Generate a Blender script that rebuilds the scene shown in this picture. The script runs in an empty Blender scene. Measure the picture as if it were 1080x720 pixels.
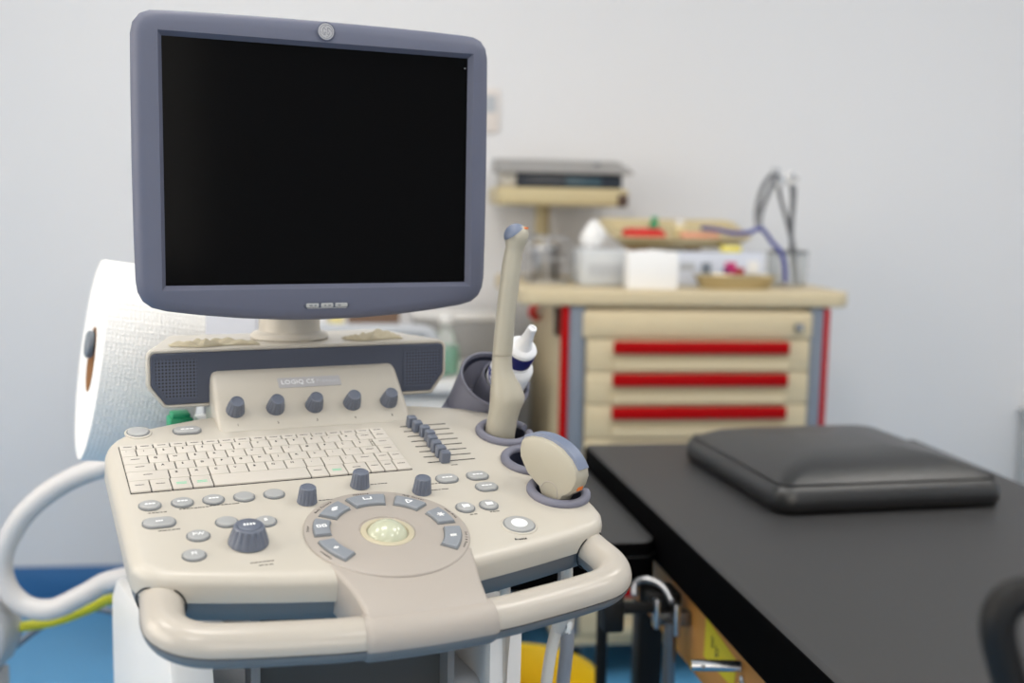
import bpy, bmesh, math, random
from math import sin, cos, pi, radians as rad
from mathutils import Vector as V, Matrix as Mx
random.seed(7)
SC = bpy.context.scene
COL = SC.collection

# ------------------------------------------------------------------ materials
def lin(c):
    return tuple((x/255/12.92) if x/255 <= .04045 else ((x/255+.055)/1.055)**2.4 for x in c)
MATS = {}
def mat(name, rgb, rough=.45, metal=0., spec=.5, bump=0., bscale=200., trans=0., emit=0., var=0., coat=0.):
    if name in MATS: return MATS[name]
    m = bpy.data.materials.new(name); m.use_nodes = True
    nt = m.node_tree; b = nt.nodes['Principled BSDF']
    b.inputs['Base Color'].default_value = (*lin(rgb), 1)
    b.inputs['Roughness'].default_value = rough
    b.inputs['Metallic'].default_value = metal
    b.inputs['Specular IOR Level'].default_value = spec
    b.inputs['Transmission Weight'].default_value = trans
    b.inputs['Coat Weight'].default_value = coat
    if emit:
        b.inputs['Emission Color'].default_value = (*lin(rgb), 1); b.inputs['Emission Strength'].default_value = emit
    tc = nt.nodes.new('ShaderNodeTexCoord')
    if bump:
        n = nt.nodes.new('ShaderNodeTexNoise'); n.inputs['Scale'].default_value = bscale; n.inputs['Detail'].default_value = 4
        bp = nt.nodes.new('ShaderNodeBump'); bp.inputs['Strength'].default_value = bump; bp.inputs['Distance'].default_value = .002
        nt.links.new(tc.outputs['Object'], n.inputs['Vector']); nt.links.new(n.outputs['Fac'], bp.inputs['Height'])
        nt.links.new(bp.outputs['Normal'], b.inputs['Normal'])
    if var:
        n = nt.nodes.new('ShaderNodeTexNoise'); n.inputs['Scale'].default_value = 6; n.inputs['Detail'].default_value = 5
        hs = nt.nodes.new('ShaderNodeHueSaturation'); hs.inputs['Color'].default_value = (*lin(rgb), 1)
        mr = nt.nodes.new('ShaderNodeMapRange'); mr.inputs['To Min'].default_value = 1-var; mr.inputs['To Max'].default_value = 1+var
        nt.links.new(tc.outputs['Object'], n.inputs['Vector']); nt.links.new(n.outputs['Fac'], mr.inputs['Value'])
        nt.links.new(mr.outputs['Result'], hs.inputs['Value']); nt.links.new(hs.outputs['Color'], b.inputs['Base Color'])
    MATS[name] = m
    return m
BEIGE = mat('beige_plastic', (189, 184, 174), .3, spec=.45, bump=.03, bscale=900)
BEIGE2 = mat('disc_plastic', (166, 159, 152), .42, spec=.4, bump=.03, bscale=900)
KEYM = mat('key_plastic', (195, 190, 182), .5, spec=.35)
GREYU = mat('grey_underside', (112, 114, 116), .45)
BEZEL = mat('bezel_plastic', (93, 97, 115), .5, spec=.35, bump=.02, bscale=900)
NAVY = mat('navy_plastic', (72, 78, 94), .5, spec=.35)
KNOB = mat('knob_plastic', (98, 105, 120), .38)
BTN = mat('button_plastic', (160, 162, 163), .38)
BTNE = mat('button_rim', (118, 122, 126), .4)
DBTN = mat('disc_button_plastic', (132, 138, 146), .4)
RINGM = mat('holder_ring_rubber', (112, 113, 128), .5)
HOLE = mat('holder_dark', (38, 42, 60), .6)
BLACK = mat('black_gap', (18, 18, 20), .6)
INK = mat('dark_ink', (45, 44, 46), .6)
WHITE = mat('white_ink', (238, 240, 242), .5)
GREENINK = mat('green_ink', (120, 200, 165), .5)
BLUEINK = mat('blue_ink', (40, 50, 130), .5)
SILVER = mat('silver_label', (178, 178, 182), .35, metal=.15)
CHROME = mat('chrome', (205, 205, 205), .16, metal=1.)
STEEL = mat('steel', (178, 178, 180), .3, metal=1.)
DSTEEL = mat('dark_steel', (118, 119, 122), .35, metal=.9)
CREAM = mat('trackball_ring', (186, 178, 154), .4)
BALL = mat('trackball', (186, 190, 168), .12, spec=.6)
WPLAST = mat('white_plastic', (228, 227, 225), .4)
GPLAST = mat('light_grey_plastic', (178, 182, 188), .4)
BODYG = mat('body_grey', (160, 164, 170), .45)
BLEATH = mat('black_leather', (9, 9, 10), .36, spec=.85, bump=.18, bscale=420)
BVINYL = mat('black_vinyl', (52, 52, 53), .55, spec=.42, bump=.08, bscale=600)
BRUB = mat('black_rubber', (13, 13, 14), .55, spec=.3)
CARTM = mat('cart_cream', (200, 185, 153), .45, spec=.4)
CARTB = mat('cart_blue', (112, 121, 134), .45)
CRED = mat('cart_red', (160, 0, 4), .6, spec=.12)
YEL = mat('yellow_plastic', (255, 220, 28), .45)
TAN = mat('tan_enamel', (193, 178, 139), .45)
WOOD = mat('plywood', (214, 150, 72), .55, var=.18)
FLOORM = mat('floor_vinyl', (88, 152, 198), .4, spec=.35, var=.03)
WALLM = mat('wall_paint', (224, 224, 226), .7, spec=.25, bump=.03, bscale=300)
BASEM = mat('baseboard_vinyl', (52, 106, 158), .45)
CEILM = mat('ceiling_paint', (236, 236, 234), .8, spec=.2)
PAPERW = mat('paper_white', (238, 238, 238), .8, spec=.2)
CARDB = mat('cardboard_core', (172, 128, 92), .8, spec=.2)
HOSEM = mat('hose_grey', (200, 199, 200), .4)
YCORD = mat('yellow_cord', (206, 204, 40), .45)
GCORD = mat('grey_cord', (112, 124, 140), .5)
SCREENM = mat('screen_glass', (11, 11, 12), .12, spec=.035)
NAVYB = mat('navy_band', (20, 22, 92), .4)
BOTW = mat('bottle_white', (236, 238, 242), .35)
GREENP = mat('green_plastic', (36, 150, 105), .4)
CLEARG = mat('clear_plastic', (246, 248, 248), .12, trans=.85)
MINT = mat('mint_liquid', (120, 215, 175), .3)
CRUMP = mat('crumpled_tan', (180, 172, 150), .7, spec=.2, bump=.3, bscale=60)
BROWN = mat('brown_item', (74, 52, 40), .5)
ORANGE = mat('orange_mark', (224, 120, 50), .5)
PROBEB = mat('probe_blue_grey', (108, 119, 142), .4)
PROBEW = mat('probe_ivory', (172, 167, 152), .34)
CLEARB = mat('printed_carton', (206, 212, 226), .5)
MAGENTA = mat('magenta_print', (190, 40, 110), .5)
BLUEC = mat('blue_tubing', (36, 44, 140), .35)
CABW = mat('cable_ivory', (214, 210, 202), .45)
CABG = mat('cable_grey', (130, 136, 146), .45)
REDP = mat('red_plastic', (206, 36, 28), .4)
STICK = mat('yellow_sticker', (232, 214, 30), .5)

BSIDE = mat('black_side_matte', (5, 5, 6), .9, spec=.03)  # near-black matte for faces that point sideways, picked by face normal
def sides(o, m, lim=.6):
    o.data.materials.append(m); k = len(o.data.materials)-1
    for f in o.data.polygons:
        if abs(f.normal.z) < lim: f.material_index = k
def quilt(m, scale, strength):
    nt = m.node_tree; b = nt.nodes['Principled BSDF']
    tc = nt.nodes.new('ShaderNodeTexCoord'); v = nt.nodes.new('ShaderNodeTexVoronoi'); v.inputs['Scale'].default_value = scale
    v.inputs['Randomness'].default_value = .25
    bp = nt.nodes.new('ShaderNodeBump'); bp.inputs['Strength'].default_value = strength; bp.inputs['Distance'].default_value = .002
    nt.links.new(tc.outputs['Object'], v.inputs['Vector']); nt.links.new(v.outputs['Distance'], bp.inputs['Height'])
    nt.links.new(bp.outputs['Normal'], b.inputs['Normal'])
TOWEL = mat('quilted_paper', (240, 240, 239), .85, spec=.15); quilt(TOWEL, 210, .6)

def grille_mat():
    m = mat('perforated_grille', (96, 103, 122), .5); nt = m.node_tree; b = nt.nodes['Principled BSDF']
    tc = nt.nodes.new('ShaderNodeTexCoord'); mp = nt.nodes.new('ShaderNodeVectorMath'); mp.operation = 'SCALE'; mp.inputs['Scale'].default_value = 290
    fr = nt.nodes.new('ShaderNodeVectorMath'); fr.operation = 'FRACTION'
    sb = nt.nodes.new('ShaderNodeVectorMath'); sb.operation = 'SUBTRACT'; sb.inputs[1].default_value = (.5, .5, .5)
    ml = nt.nodes.new('ShaderNodeVectorMath'); ml.operation = 'MULTIPLY'; ml.inputs[1].default_value = (1, 0, 1)
    ln = nt.nodes.new('ShaderNodeVectorMath'); ln.operation = 'LENGTH'
    lt = nt.nodes.new('ShaderNodeMath'); lt.operation = 'LESS_THAN'; lt.inputs[1].default_value = .29
    mx = nt.nodes.new('ShaderNodeMix'); mx.data_type = 'RGBA'
    mx.inputs['A'].default_value = (*lin((72, 79, 98)), 1); mx.inputs['B'].default_value = (*lin((8, 9, 12)), 1)
    L = nt.links.new
    L(tc.outputs['Object'], mp.inputs[0]); L(mp.outputs[0], fr.inputs[0]); L(fr.outputs[0], sb.inputs[0]); L(sb.outputs[0], ml.inputs[0])
    L(ml.outputs[0], ln.inputs[0]); L(ln.outputs['Value'], lt.inputs[0]); L(lt.outputs[0], mx.inputs['Factor']); L(mx.outputs['Result'], b.inputs['Base Color'])
    return m
GRILLE = grille_mat()

# ------------------------------------------------------------------ mesh builder
class MB:
    def __init__(s): s.bm = bmesh.new(); s.mats = []
    def mi(s, m):
        if m not in s.mats: s.mats.append(m)
        return s.mats.index(m)
    def rings(s, rings, m, cap0=True, cap1=True, closed=False, mtx=None, wrap=True):
        k = s.mi(m); bm = s.bm
        R = [[bm.verts.new((mtx @ V(p)) if mtx else V(p)) for p in r] for r in rings]
        n = len(R[0]); seq = list(range(len(R)-1)) + ([len(R)-1] if closed else [])
        for i in seq:
            a, b = R[i], R[(i+1) % len(R)]
            for j in range(n if wrap else n-1):
                try: f = bm.faces.new((a[j], a[(j+1) % n], b[(j+1) % n], b[j])); f.material_index = k
                except ValueError: pass
        if not closed:
            for c, r in ((cap0, R[0][::-1]), (cap1, R[-1])):
                if c:
                    f = bm.faces.new(r); f.material_index = k
        return R
    def box(s, c, d, m, bev=0., seg=2, mtx=None):
        k = s.mi(m); r = bmesh.ops.create_cube(s.bm, size=1.); vs = r['verts']
        for v in vs: v.co = V((v.co.x*d[0]+c[0], v.co.y*d[1]+c[1], v.co.z*d[2]+c[2]))
        fs = {f for v in vs for f in v.link_faces}
        for f in fs: f.material_index = k
        if bev:
            es = list({e for v in vs for e in v.link_edges})
            r = bmesh.ops.bevel(s.bm, geom=es, offset=bev, segments=seg, affect='EDGES', profile=.5)
            vs = list({v for f in r['faces'] for v in f.verts} | {v for v in vs if v.is_valid})
            for f in r['faces']: f.material_index = k
        if mtx:
            for v in vs: v.co = mtx @ v.co
    def lathe(s, prof, m, n=32, mtx=None, flute=0, famp=0., fr=None, cap0=True, cap1=True):
        rr = []
        for i, (r, z) in enumerate(prof):
            ring = []
            for j in range(n):
                a = 2*pi*j/n; q = r
                if flute and fr and fr[0] <= i <= fr[1]: q = r - famp*(.5-.5*cos(flute*a))**3
                ring.append((q*cos(a), q*sin(a), z))
            rr.append(ring)
        return s.rings(rr, m, cap0, cap1, mtx=mtx)
    def tube(s, pts, r, m, n=12, a0=0., a1=None, closed=False, mtx=None, up=V((0, 0, 1)), caps=True):
        P = [V(p) for p in pts]; rr = []; N = len(P); rad_ = r if isinstance(r, (list, tuple)) else [r]*N
        ref = None
        for i, p in enumerate(P):
            if closed: t = P[(i+1) % N]-P[i-1]
            else: t = P[min(i+1, N-1)]-P[max(i-1, 0)]
            t.normalize()
            if up is not None:
                sd = t.cross(up)
                if sd.length < 1e-4: sd = ref if ref else V((1, 0, 0))
                sd = sd.normalized()
            else:
                sd = (ref - t*ref.dot(t)).normalized() if ref else t.orthogonal().normalized()
            ref = sd; u2 = sd.cross(t).normalized()
            ring = []
            if a1 is None:
                for j in range(n):
                    a = 2*pi*j/n; ring.append(p+(sd*cos(a)+u2*sin(a))*rad_[i])
            else:
                for j in range(n+1):
                    a = a0+(a1-a0)*j/n; ring.append(p+(sd*cos(a)+u2*sin(a))*rad_[i])
            rr.append(ring)
        return s.rings(rr, m, caps, caps, closed=closed, mtx=mtx)
    def prism(s, poly, z0, z1, m, bev=0., mtx=None, seg=3):
        """poly in xy, extruded in z, with the rim rounded by bev at the z1 end (and z0 end if bev<0)"""
        b = abs(bev); lv = []
        if bev < 0:
            for i in range(seg): a = pi/2*i/seg; lv.append((b*(1-sin(a)), z0+b*(1-cos(a))))
        lv.append((0, z0+(b if bev < 0 else 0)))
        if b:
            for i in range(seg+1): a = pi/2*i/seg; lv.append((b*(1-cos(a)), z1-b+b*sin(a)))
        else: lv.append((0, z1))
        s.rings([[(x, y, z) for x, y in inset(poly, d)] for d, z in lv], m, mtx=mtx)
    def text(s, body, size, m, mtx, align='CENTER', depth=.0002):
        cu = bpy.data.curves.new('t', 'FONT'); cu.body = body; cu.size = size; cu.extrude = depth; cu.align_x = align; cu.align_y = 'CENTER'; cu.resolution_u = 2
        o = bpy.data.objects.new('t', cu); COL.objects.link(o)
        me = bpy.data.meshes.new_from_object(o.evaluated_get(bpy.context.evaluated_depsgraph_get()))
        bpy.data.objects.remove(o); bpy.data.curves.remove(cu)
        k = s.mi(m); n0 = len(s.bm.verts); f0 = len(s.bm.faces); s.bm.from_mesh(me); bpy.data.meshes.remove(me)
        s.bm.verts.ensure_lookup_table(); s.bm.faces.ensure_lookup_table()
        for v in s.bm.verts[n0:]: v.co = mtx @ v.co
        for f in s.bm.faces[f0:]: f.material_index = k
    def mesh(s, name, ang=38):
        bmesh.ops.recalc_face_normals(s.bm, faces=s.bm.faces)
        me = bpy.data.meshes.new(name); s.bm.to_mesh(me); s.bm.free()
        for m in s.mats: me.materials.append(m)
        me.polygons.foreach_set('use_smooth', [True]*len(me.polygons)); me.set_sharp_from_angle(angle=rad(ang)); me.update()
        return me
    def build(s, name, parent=None, mtx=None, ang=38):
        return put(s.mesh(name, ang), name, parent, mtx)
def put(me, name, parent=None, mtx=None):
    o = bpy.data.objects.new(name, me); COL.objects.link(o)
    if parent: o.parent = parent
    if mtx: o.matrix_local = mtx
    return o
def tag(o, label, cat, group=None, kind=None):
    if label: o['label'] = label
    if cat: o['category'] = cat
    if group: o['group'] = group
    if kind: o['kind'] = kind
    return o
def thing(name, label, cat, mtx=None, group=None):
    o = bpy.data.objects.new(name, None); COL.objects.link(o); o.empty_display_size = .05
    if mtx: o.matrix_world = mtx
    return tag(o, label, cat, group)
def inset(poly, d):
    if not d: return list(poly)
    n = len(poly); A = sum(poly[i][0]*poly[(i+1) % n][1]-poly[(i+1) % n][0]*poly[i][1] for i in range(n)); sg = 1 if A > 0 else -1
    out = []
    for i in range(n):
        p0, p1, p2 = V(poly[i-1]), V(poly[i]), V(poly[(i+1) % n])
        a = (p1-p0).normalized(); b = (p2-p1).normalized()
        n1 = V((-a.y, a.x))*sg; n2 = V((-b.y, b.x))*sg; q = n1+n2
        q = q/max(q.length_squared, .3)*2 if q.length > 1e-6 else n1
        out.append((p1.x+q.x*d, p1.y+q.y*d))
    return out
def rrect(x0, y0, x1, y1, r, seg=6):
    o = []
    for cx, cy, a in ((x1-r, y0+r, -pi/2), (x1-r, y1-r, 0), (x0+r, y1-r, pi/2), (x0+r, y0+r, pi)):
        for i in range(seg+1): t = a+pi/2*i/seg; o.append((cx+r*cos(t), cy+r*sin(t)))
    return o
def ell(a, b, n=28, cx=0, cy=0): return [(cx+a*cos(2*pi*i/n), cy+b*sin(2*pi*i/n)) for i in range(n)]
def spline(pts, n=8):
    """Catmull-Rom through pts"""
    P = [V(p) for p in pts]; P = [P[0]*2-P[1]]+P+[P[-1]*2-P[-2]]; o = []
    for i in range(1, len(P)-2):
        a, b, c, d = P[i-1:i+3]
        for k in range(n):
            t = k/n; o.append(.5*((2*b)+(c-a)*t+(2*a-5*b+4*c-d)*t*t+(3*b-a-3*c+d)*t**3))
    o.append(P[-2]); return o
T = Mx.Translation
def Rt(a, ax='Z'): return Mx.Rotation(a, 4, ax)
def basis(o, x, y, z):
    m = Mx.Identity(4)
    for i in range(3): m[i][0], m[i][1], m[i][2], m[i][3] = x[i], y[i], z[i], o[i]
    return m
def axis_mtx(o, d, up=V((0, 0, 1))):
    """local z along d"""
    z = V(d).normalized(); x = V(up).cross(z)
    x = x.normalized() if x.length > 1e-4 else V((1, 0, 0)); y = z.cross(x)
    return basis(V(o), x, y, z)

# ------------------------------------------------------------------ frames
CAMH = 1.2
YAW = .4397
# machine: x right, y back, z up, origin on the floor below the control disc
MM = Rt(YAW) @ T((.3117, .908, 0))
# room and cart: origin at the cart's left front corner on the floor
CM = T((.12, 2.7, 0)) @ Rt(.12836)
# bed: x across, y away
BM = Rt(.1655)
TILT = .2434
MP = T((0, 0, .9128)) @ Rt(TILT, 'X')        # control panel plane inside the machine
def panel(u, v, h=0., rz=0.): return MP @ T((u, v, h)) @ Rt(rz)
MI = MM.inverted()
def w2m(p): return MI @ V(p)

FILL = 2.75
# ================================================================== THE ROOM
def struct(name, mb, mtx=None): return tag(mb.build(name, None, mtx), None, None, kind='structure')
YW = .74; XR = 2.3; XL = -2.6; YF = -4.4; ZC = 2.7
def wall(name, c, d, m=WALLM):
    b = MB(); b.box(c, d, m); return struct(name, b, CM)
wall('floor', ((XL+XR)/2, (YF+YW)/2, -.05), (XR-XL+.2, YW-YF+.2, .1), FLOORM)
wall('ceiling', ((XL+XR)/2, (YF+YW)/2, ZC+.05), (XR-XL+.2, YW-YF+.2, .1), CEILM)
wall('wall_back', ((XL+XR)/2, YW+.05, ZC/2), (XR-XL+.2, .1, ZC))
wall('wall_front', ((XL+XR)/2, YF-.05, ZC/2), (XR-XL+.2, .1, ZC))
wall('wall_left', (XL-.05, (YF+YW)/2, ZC/2), (.1, YW-YF, ZC))
wall('wall_right', (XR+.05, (YF+YW)/2, ZC/2), (.1, YW-YF, ZC))
def baseb(name, c, d):
    b = MB(); b.box(c, d, BASEM, .004); struct(name, b, CM)
baseb('baseboard_back', ((XL+XR)/2, YW-.006, .05), (XR-XL, .012, .1))
baseb('baseboard_left', (XL+.006, (YF+YW)/2, .05), (.012, YW-YF, .1))
baseb('baseboard_right', (XR-.006, (YF+YW)/2, .05), (.012, YW-YF, .1))
# ceiling lamps; the outermost left and right ones are added to brighten the sides
PANELS = [(-.75, -1.75), (.75, -1.75), (-.75, -.55), (1.35, -.75), (-1.95, -1.5), (-1.2, -3.2), (.6, -3.2), (1.75, -2.1)]
for i, (x, y) in enumerate(PANELS):
    t = thing('ceiling_light', 'recessed ceiling light panel with white frame above the room', 'ceiling light', CM @ T((x, y, ZC)), 'ceiling light panels')
    b = MB(); po = rrect(-.33, -.33, .33, .33, .01, 2); pi_ = inset(po, .03)
    b.rings([[(p[0], p[1], 0) for p in po], [(p[0], p[1], -.02) for p in po], [(p[0], p[1], -.02) for p in pi_], [(p[0], p[1], 0) for p in pi_]], CEILM, False, False)
    b.build('frame', t)
    li = bpy.data.lights.new('panel_lamp', 'AREA'); li.shape = 'RECTANGLE'; li.size = .6; li.size_y = .6; li.energy = 10.4; li.color = (1., .95, .885)
    lo = bpy.data.objects.new('panel_lamp', li); COL.objects.link(lo); lo.parent = t; lo.location = (0, 0, -.012)

# unseen framed glowing panels, added as fill light from the left and behind the camera
PANE = mat('glowing_fill_pane', (255, 246, 234), .5, emit=FILL)
def fill_panel(name, mtx, w, h, PANE):
    b = MB(); po = rrect(-w/2, -h/2, w/2, h/2, .01, 2)
    q = inset(po, .06); b.rings([[(x, y, 0) for x, y in po], [(x, y, .05) for x, y in po], [(x, y, .05) for x, y in q], [(x, y, .004) for x, y in q]], WPLAST, False, False)
    b.box((0, 0, .02), (.05, h-.1, .035), WPLAST, .004); fill_frame = struct(name, b, mtx)
    for s in (-1, 1):
        b = MB(); b.box((s*(w/4-.01), 0, .008), (w/2-.09, h-.12, .006), PANE); b.build('fill_panel_pane', fill_frame)
fill_panel('fill_panel_1', CM @ T((XL, -2.1, 1.55)) @ Rt(pi/2, 'Z') @ Rt(pi/2, 'X'), 2.2, 1.3, mat('bright_fill_pane', (255, 244, 229), .5, emit=FILL*1.5))
fill_panel('fill_panel_2', CM @ T((.0, YF, 1.55)) @ Rt(pi, 'Z') @ Rt(pi/2, 'X'), 1.8, 1.3, PANE)

# ================================================================== ULTRASOUND MACHINE
US = thing('ultrasound_machine', 'beige ultrasound machine with blue-grey monitor, keyboard console and curved front handle', 'ultrasound machine', MM)

# --- console shell (outline in panel coordinates)
half = [(.0, -.062), (.035, -.0605), (.06, -.0565), (.0685, -.055), (.10, -.049), (.137, -.041), (.17, -.033), (.190, -.0275), (.2, -.022), (.207, -.0135), (.2115, -.003), (.2125, .01), (.2125, .06), (.2125, .11), (.2125, .16), (.2125, .185), (.211, .2), (.207, .214), (.2, .226), (.19, .236), (.17, .2465), (.15, .2535), (.118, .2625), (.07, .271), (.03, .275)]
outl = half+[(-x, y) for x, y in half[::-1] if x > 0]
HOLES = [(.187, .172), (.187, .105), (.185, .038)]
def cut(o, holes, r, depth=.2):
    b = MB()
    for u, v in holes: b.rings([[(u+r*cos(2*pi*i/40), v+r*sin(2*pi*i/40), z) for i in range(40)] for z in (-depth, .05)], HOLE, mtx=MP)
    c = b.build('cutter'); md = o.modifiers.new('b', 'BOOLEAN'); md.operation = 'DIFFERENCE'; md.object = c; md.solver = 'EXACT'
    bpy.context.view_layer.update()
    me = bpy.data.meshes.new_from_object(o.evaluated_get(bpy.context.evaluated_depsgraph_get()))
    o.modifiers.clear(); o.data = me; bpy.data.objects.remove(c)
    me.polygons.foreach_set('use_smooth', [True]*len(me.polygons)); me.set_sharp_from_angle(angle=rad(38))
b = MB()
lv = [(.012, 0), (.009, -.0002), (.006, -.001), (.003, -.0028), (.001, -.0056), (0, -.0095), (0, -.0235), (.001, -.0245)]
b.rings([[(x, y, h) for x, y in inset(outl, d)] for d, h in lv], BEIGE, mtx=MP)
console = b.build('console', None)
cut(console, HOLES, .0225)
console.parent = US
b = MB()
lv = [(.003, -.0245), (.0035, -.036), (.007, -.044), (.03, -.052)]
b.rings([[(x, y, h) for x, y in inset(outl, d)] for d, h in lv], GREYU, mtx=MP)
und = b.build('console_underside', None); cut(und, HOLES, .0225); und.parent = US
und['label'] = 'grey lower shell of the console'

# --- captions and printed marks (ink on the console), each a part
for u, v, w in ((-.181, .0735, .016), (-.1505, .0755, .026), (-.1245, .0765, .026), (-.176, .0425, .018), (-.034, .0675, .018), (.021, .0882, .017), (.0735, .0665, .018), (.0745, .0785, .012), (.0875, .0155, .008), (.1085, .0165, .01), (-.113, -.0225, .02), (-.111, -.0275, .012), (.1065, .1125, .007)):
    b = MB(); n = max(2, int(w/.0032))
    for i in range(n):
        ww = w/n*(.6+.35*((i*37+int(abs(u)*999)) % 3)/2); b.box((-w/2+w/n*(i+.5), 0, .0001), (ww, .0010, .0002), INK)
    b.box((0, 0, .00003), (w, .00012, .00006), INK); b.build('printed_caption', console, panel(u, v))
b = MB(); b.text('Freeze', .0042, INK, T((0, 0, .0002))); b.build('printed_caption', console, panel(.112, -.0345))
# --- keyboard
b = MB(); b.box((-.0685, .1568, -.0004), (.2602, .0938, .002), BLACK, mtx=MP)
kb = b.build('keyboard', US); kb['label'] = 'flush keyboard with beige keys'
def kx(a, *l): return [a]+list(l)
R0 = [-.1985+i*.0153 for i in range(18)]; R0[-1] = .0615
p = .0178
R1 = [-.1985]+[-.1844+p*i for i in range(13)]+[.0461, .0615]
R2 = [-.1985]+[-.1759+.0179*i for i in range(13)]+[.0415, .0615]
R3 = [-.1985]+[-.1716+.0178*i for i in range(13)]+[.0615]
R4 = [-.1985]+[-.1618+.0177*i for i in range(7)]+[-.0367, -.0194, -.0005, .0123, .0339, .0483, .0615]
R5 = [-.1985, -.1808, -.1629, -.1452, -.1268, -.0377, -.0201, -.0020, .0201, .034, .0466, .0615]
VS = [.2036, .1937, .1787, .163, .1477, .1305, .110]
LET = [None, '`1234567890-=', 'QWERTYUIOP[]', "ASDFGHJKL;'", 'ZXCVBNM,./', None]
for r, xs in enumerate((R0, R1, R2, R3, R4, R5)):
    v1, v0 = VS[r], VS[r+1]
    for i in range(len(xs)-1):
        a, c = xs[i], xs[i+1]; bb = MB(); g = .00055
        bb.prism(rrect(-(c-a)/2+g, -(v1-v0)/2+.00022, (c-a)/2-g, (v1-v0)/2-.00022, .0006, 2), .0003, .0022, KEYM, .0004, seg=2)
        w = c-a; tm = lambda x, y: T((x, y, .0023))
        L = LET[r]; k = i-1 if r in (1, 2, 3, 4) else -1
        if r == 1: k = i
        if L and 0 <= k < len(L): bb.text(L[k], .0042, INK, tm(-w*.12, .0022))
        elif r == 0: bb.box((0, .0, .0023), (.0075, .0009, .0001), INK)
        elif r == 5 and i in (2, 3, 6): 
            for q in (-1, 1): bb.box((0, q*.0012-.001, .0023), (.009, .0011, .0001), GREENINK)
        elif r == 5 and i == 4: pass
        else: bb.box((0, .0015, .0023), (min(.008, w*.5), .0009, .0001), INK)
        put(bb.mesh('key'), 'key', kb, panel((a+c)/2, (v0+v1)/2))

# --- knobs
def knob_mesh(r0, r1, h, name='knob', mark=False, nf=14):
    k = MB(); n = nf*6
    prof = [(r0*.94, 0), (r0, .0006), (r0, .0012), (r0*.97, h*.15), (r0*.9, h*.5), (r1*1.03, h*.88), (r1*.97, h*.965), (r1*.86, h), (r1*.78, h), (r1*.74, h-.0005), (r1*.2, h-.0009)]
    k.lathe(prof, KNOB, n, flute=nf, famp=r0*.075, fr=(2, 5))
    if mark: k.box((r1*.45, 0, h-.0004), (r1*.5, .0012, .0006), WHITE)
    return k.mesh(name)
km = knob_mesh(.0091, .0073, .0155)
for u, v in ((-.0532, .0672), (.0019, .0872), (.0552, .0650)): put(km, 'knob', console, panel(u, v, 0, .4))
k = MB()
k.lathe([(.0158, 0), (.0166, .0008), (.0166, .0016), (.0158, .005), (.0132, .0135), (.0124, .0158), (.0112, .0168), (.0096, .0168), (.0092, .0163), (.0092, .0170), (.0085, .0175), (.002, .0178)], KNOB, 96, flute=16, famp=.0012, fr=(3, 4))
for i in range(4): k.box(((i-1.5)*.0026, 0, .0178), (.0017, .0028, .0004), WHITE)
mk = k.build('mode_knob', console, panel(-.1177, .0085))
# buttons
def btn_mesh(a, bq, kind='pill', h=.0032, bez=0.):
    k = MB(); po = rrect(-a, -bq, a, bq, min(a, bq)*.98, 8) if kind == 'pill' else ell(a, bq, 36)
    po2 = [(x*(1+.0011/a), y*(1+.0011/bq)) for x, y in po]
    if bez: 
        po3 = [(x*(1+bez/a), y*(1+bez/bq)) for x, y in po]; k.prism(po3, 0, .0011, BEIGE, .0009)
    k.prism(po2, 0, .0012, BTNE); k.prism(po, 0, h, BTN, .0012)
    return k
def mark(k, h, w): k.box((0, 0, h), (w, .0022, .0002), WHITE)
def button(u, v, a, bq, txt=None, kind='ell', bez=0., h=.0027, dash=0., inner=None):
    k = btn_mesh(a, bq, kind, h, bez)
    if txt: k.text(txt, .0062, WHITE, T((0, 0, h+.0001)))
    if dash:
        for i in range(3): k.box(((i-1)*dash/3, 0, h), (dash/3.6, .0017, .0003), WHITE)
    if inner: k.prism(ell(inner, inner, 28), h-.0004, h+.0006, WHITE, .0004)
    return k.build('button', console, panel(u, v))
button(-.1771, .2325, .0098, .0098, bez=.0032)
button(-.1314, .2295, .0128, .0072, kind='pill', dash=.013)
for i, (u, tx) in enumerate(((-.1857, 1), (-.1586, 1), (-.132, 1), (-.1052, 0), (-.0785, 0))): button(u, .0855, .0086, .0076, dash=.009*tx)
button(-.1823, .0548, .0128, .0075, kind='pill', dash=.006)
button(-.155, .027, .0087, .0078, 'PW'); button(-.1633, -.0025, .0087, .0078, 'M'); button(-.1284, .0445, .0087, .0078); button(-.0965, .039, .0085, .0078, 'B')
for u, v in ((.0879, .0845), (.1198, .0848), (.1198, .0618)): button(u, v, .0103, .0074, kind='pill', dash=.011)
for u, v in ((.084, .0275), (.1074, .0275)):
    o = button(u, v, .0081, .0081)
    k = MB(); k.box((.0012, 0, 0), (.0052, .0046, .0004), WHITE); k.box((-.0022, 0, 0), (.0012, .006, .0004), WHITE); q = k.build('button_symbol', console, panel(u, v, .0028))
button(.1205, -.012, .0137, .0137, bez=.003, inner=.0075)
# sliders
tm_ = MB(); tm_.box((0, 0, .0001), (.0505, .0011, .0005), BLACK); tmesh = tm_.mesh('slider_track')
sm = MB(); sm.prism(rrect(-.0048, -.0043, .0048, .0043, .0015, 3), .0004, .0118, KNOB, .0015); smesh = sm.mesh('slider_knob')
for i, u in enumerate((.0937, .0957, .0994, .1007, .099, .0987, .0991, .0992)):
    v = .2056-i*.0120
    put(tmesh, 'slider_track', console, panel(.1072, v)); put(smesh, 'slider_knob', console, panel(u, v-.0008))

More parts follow.
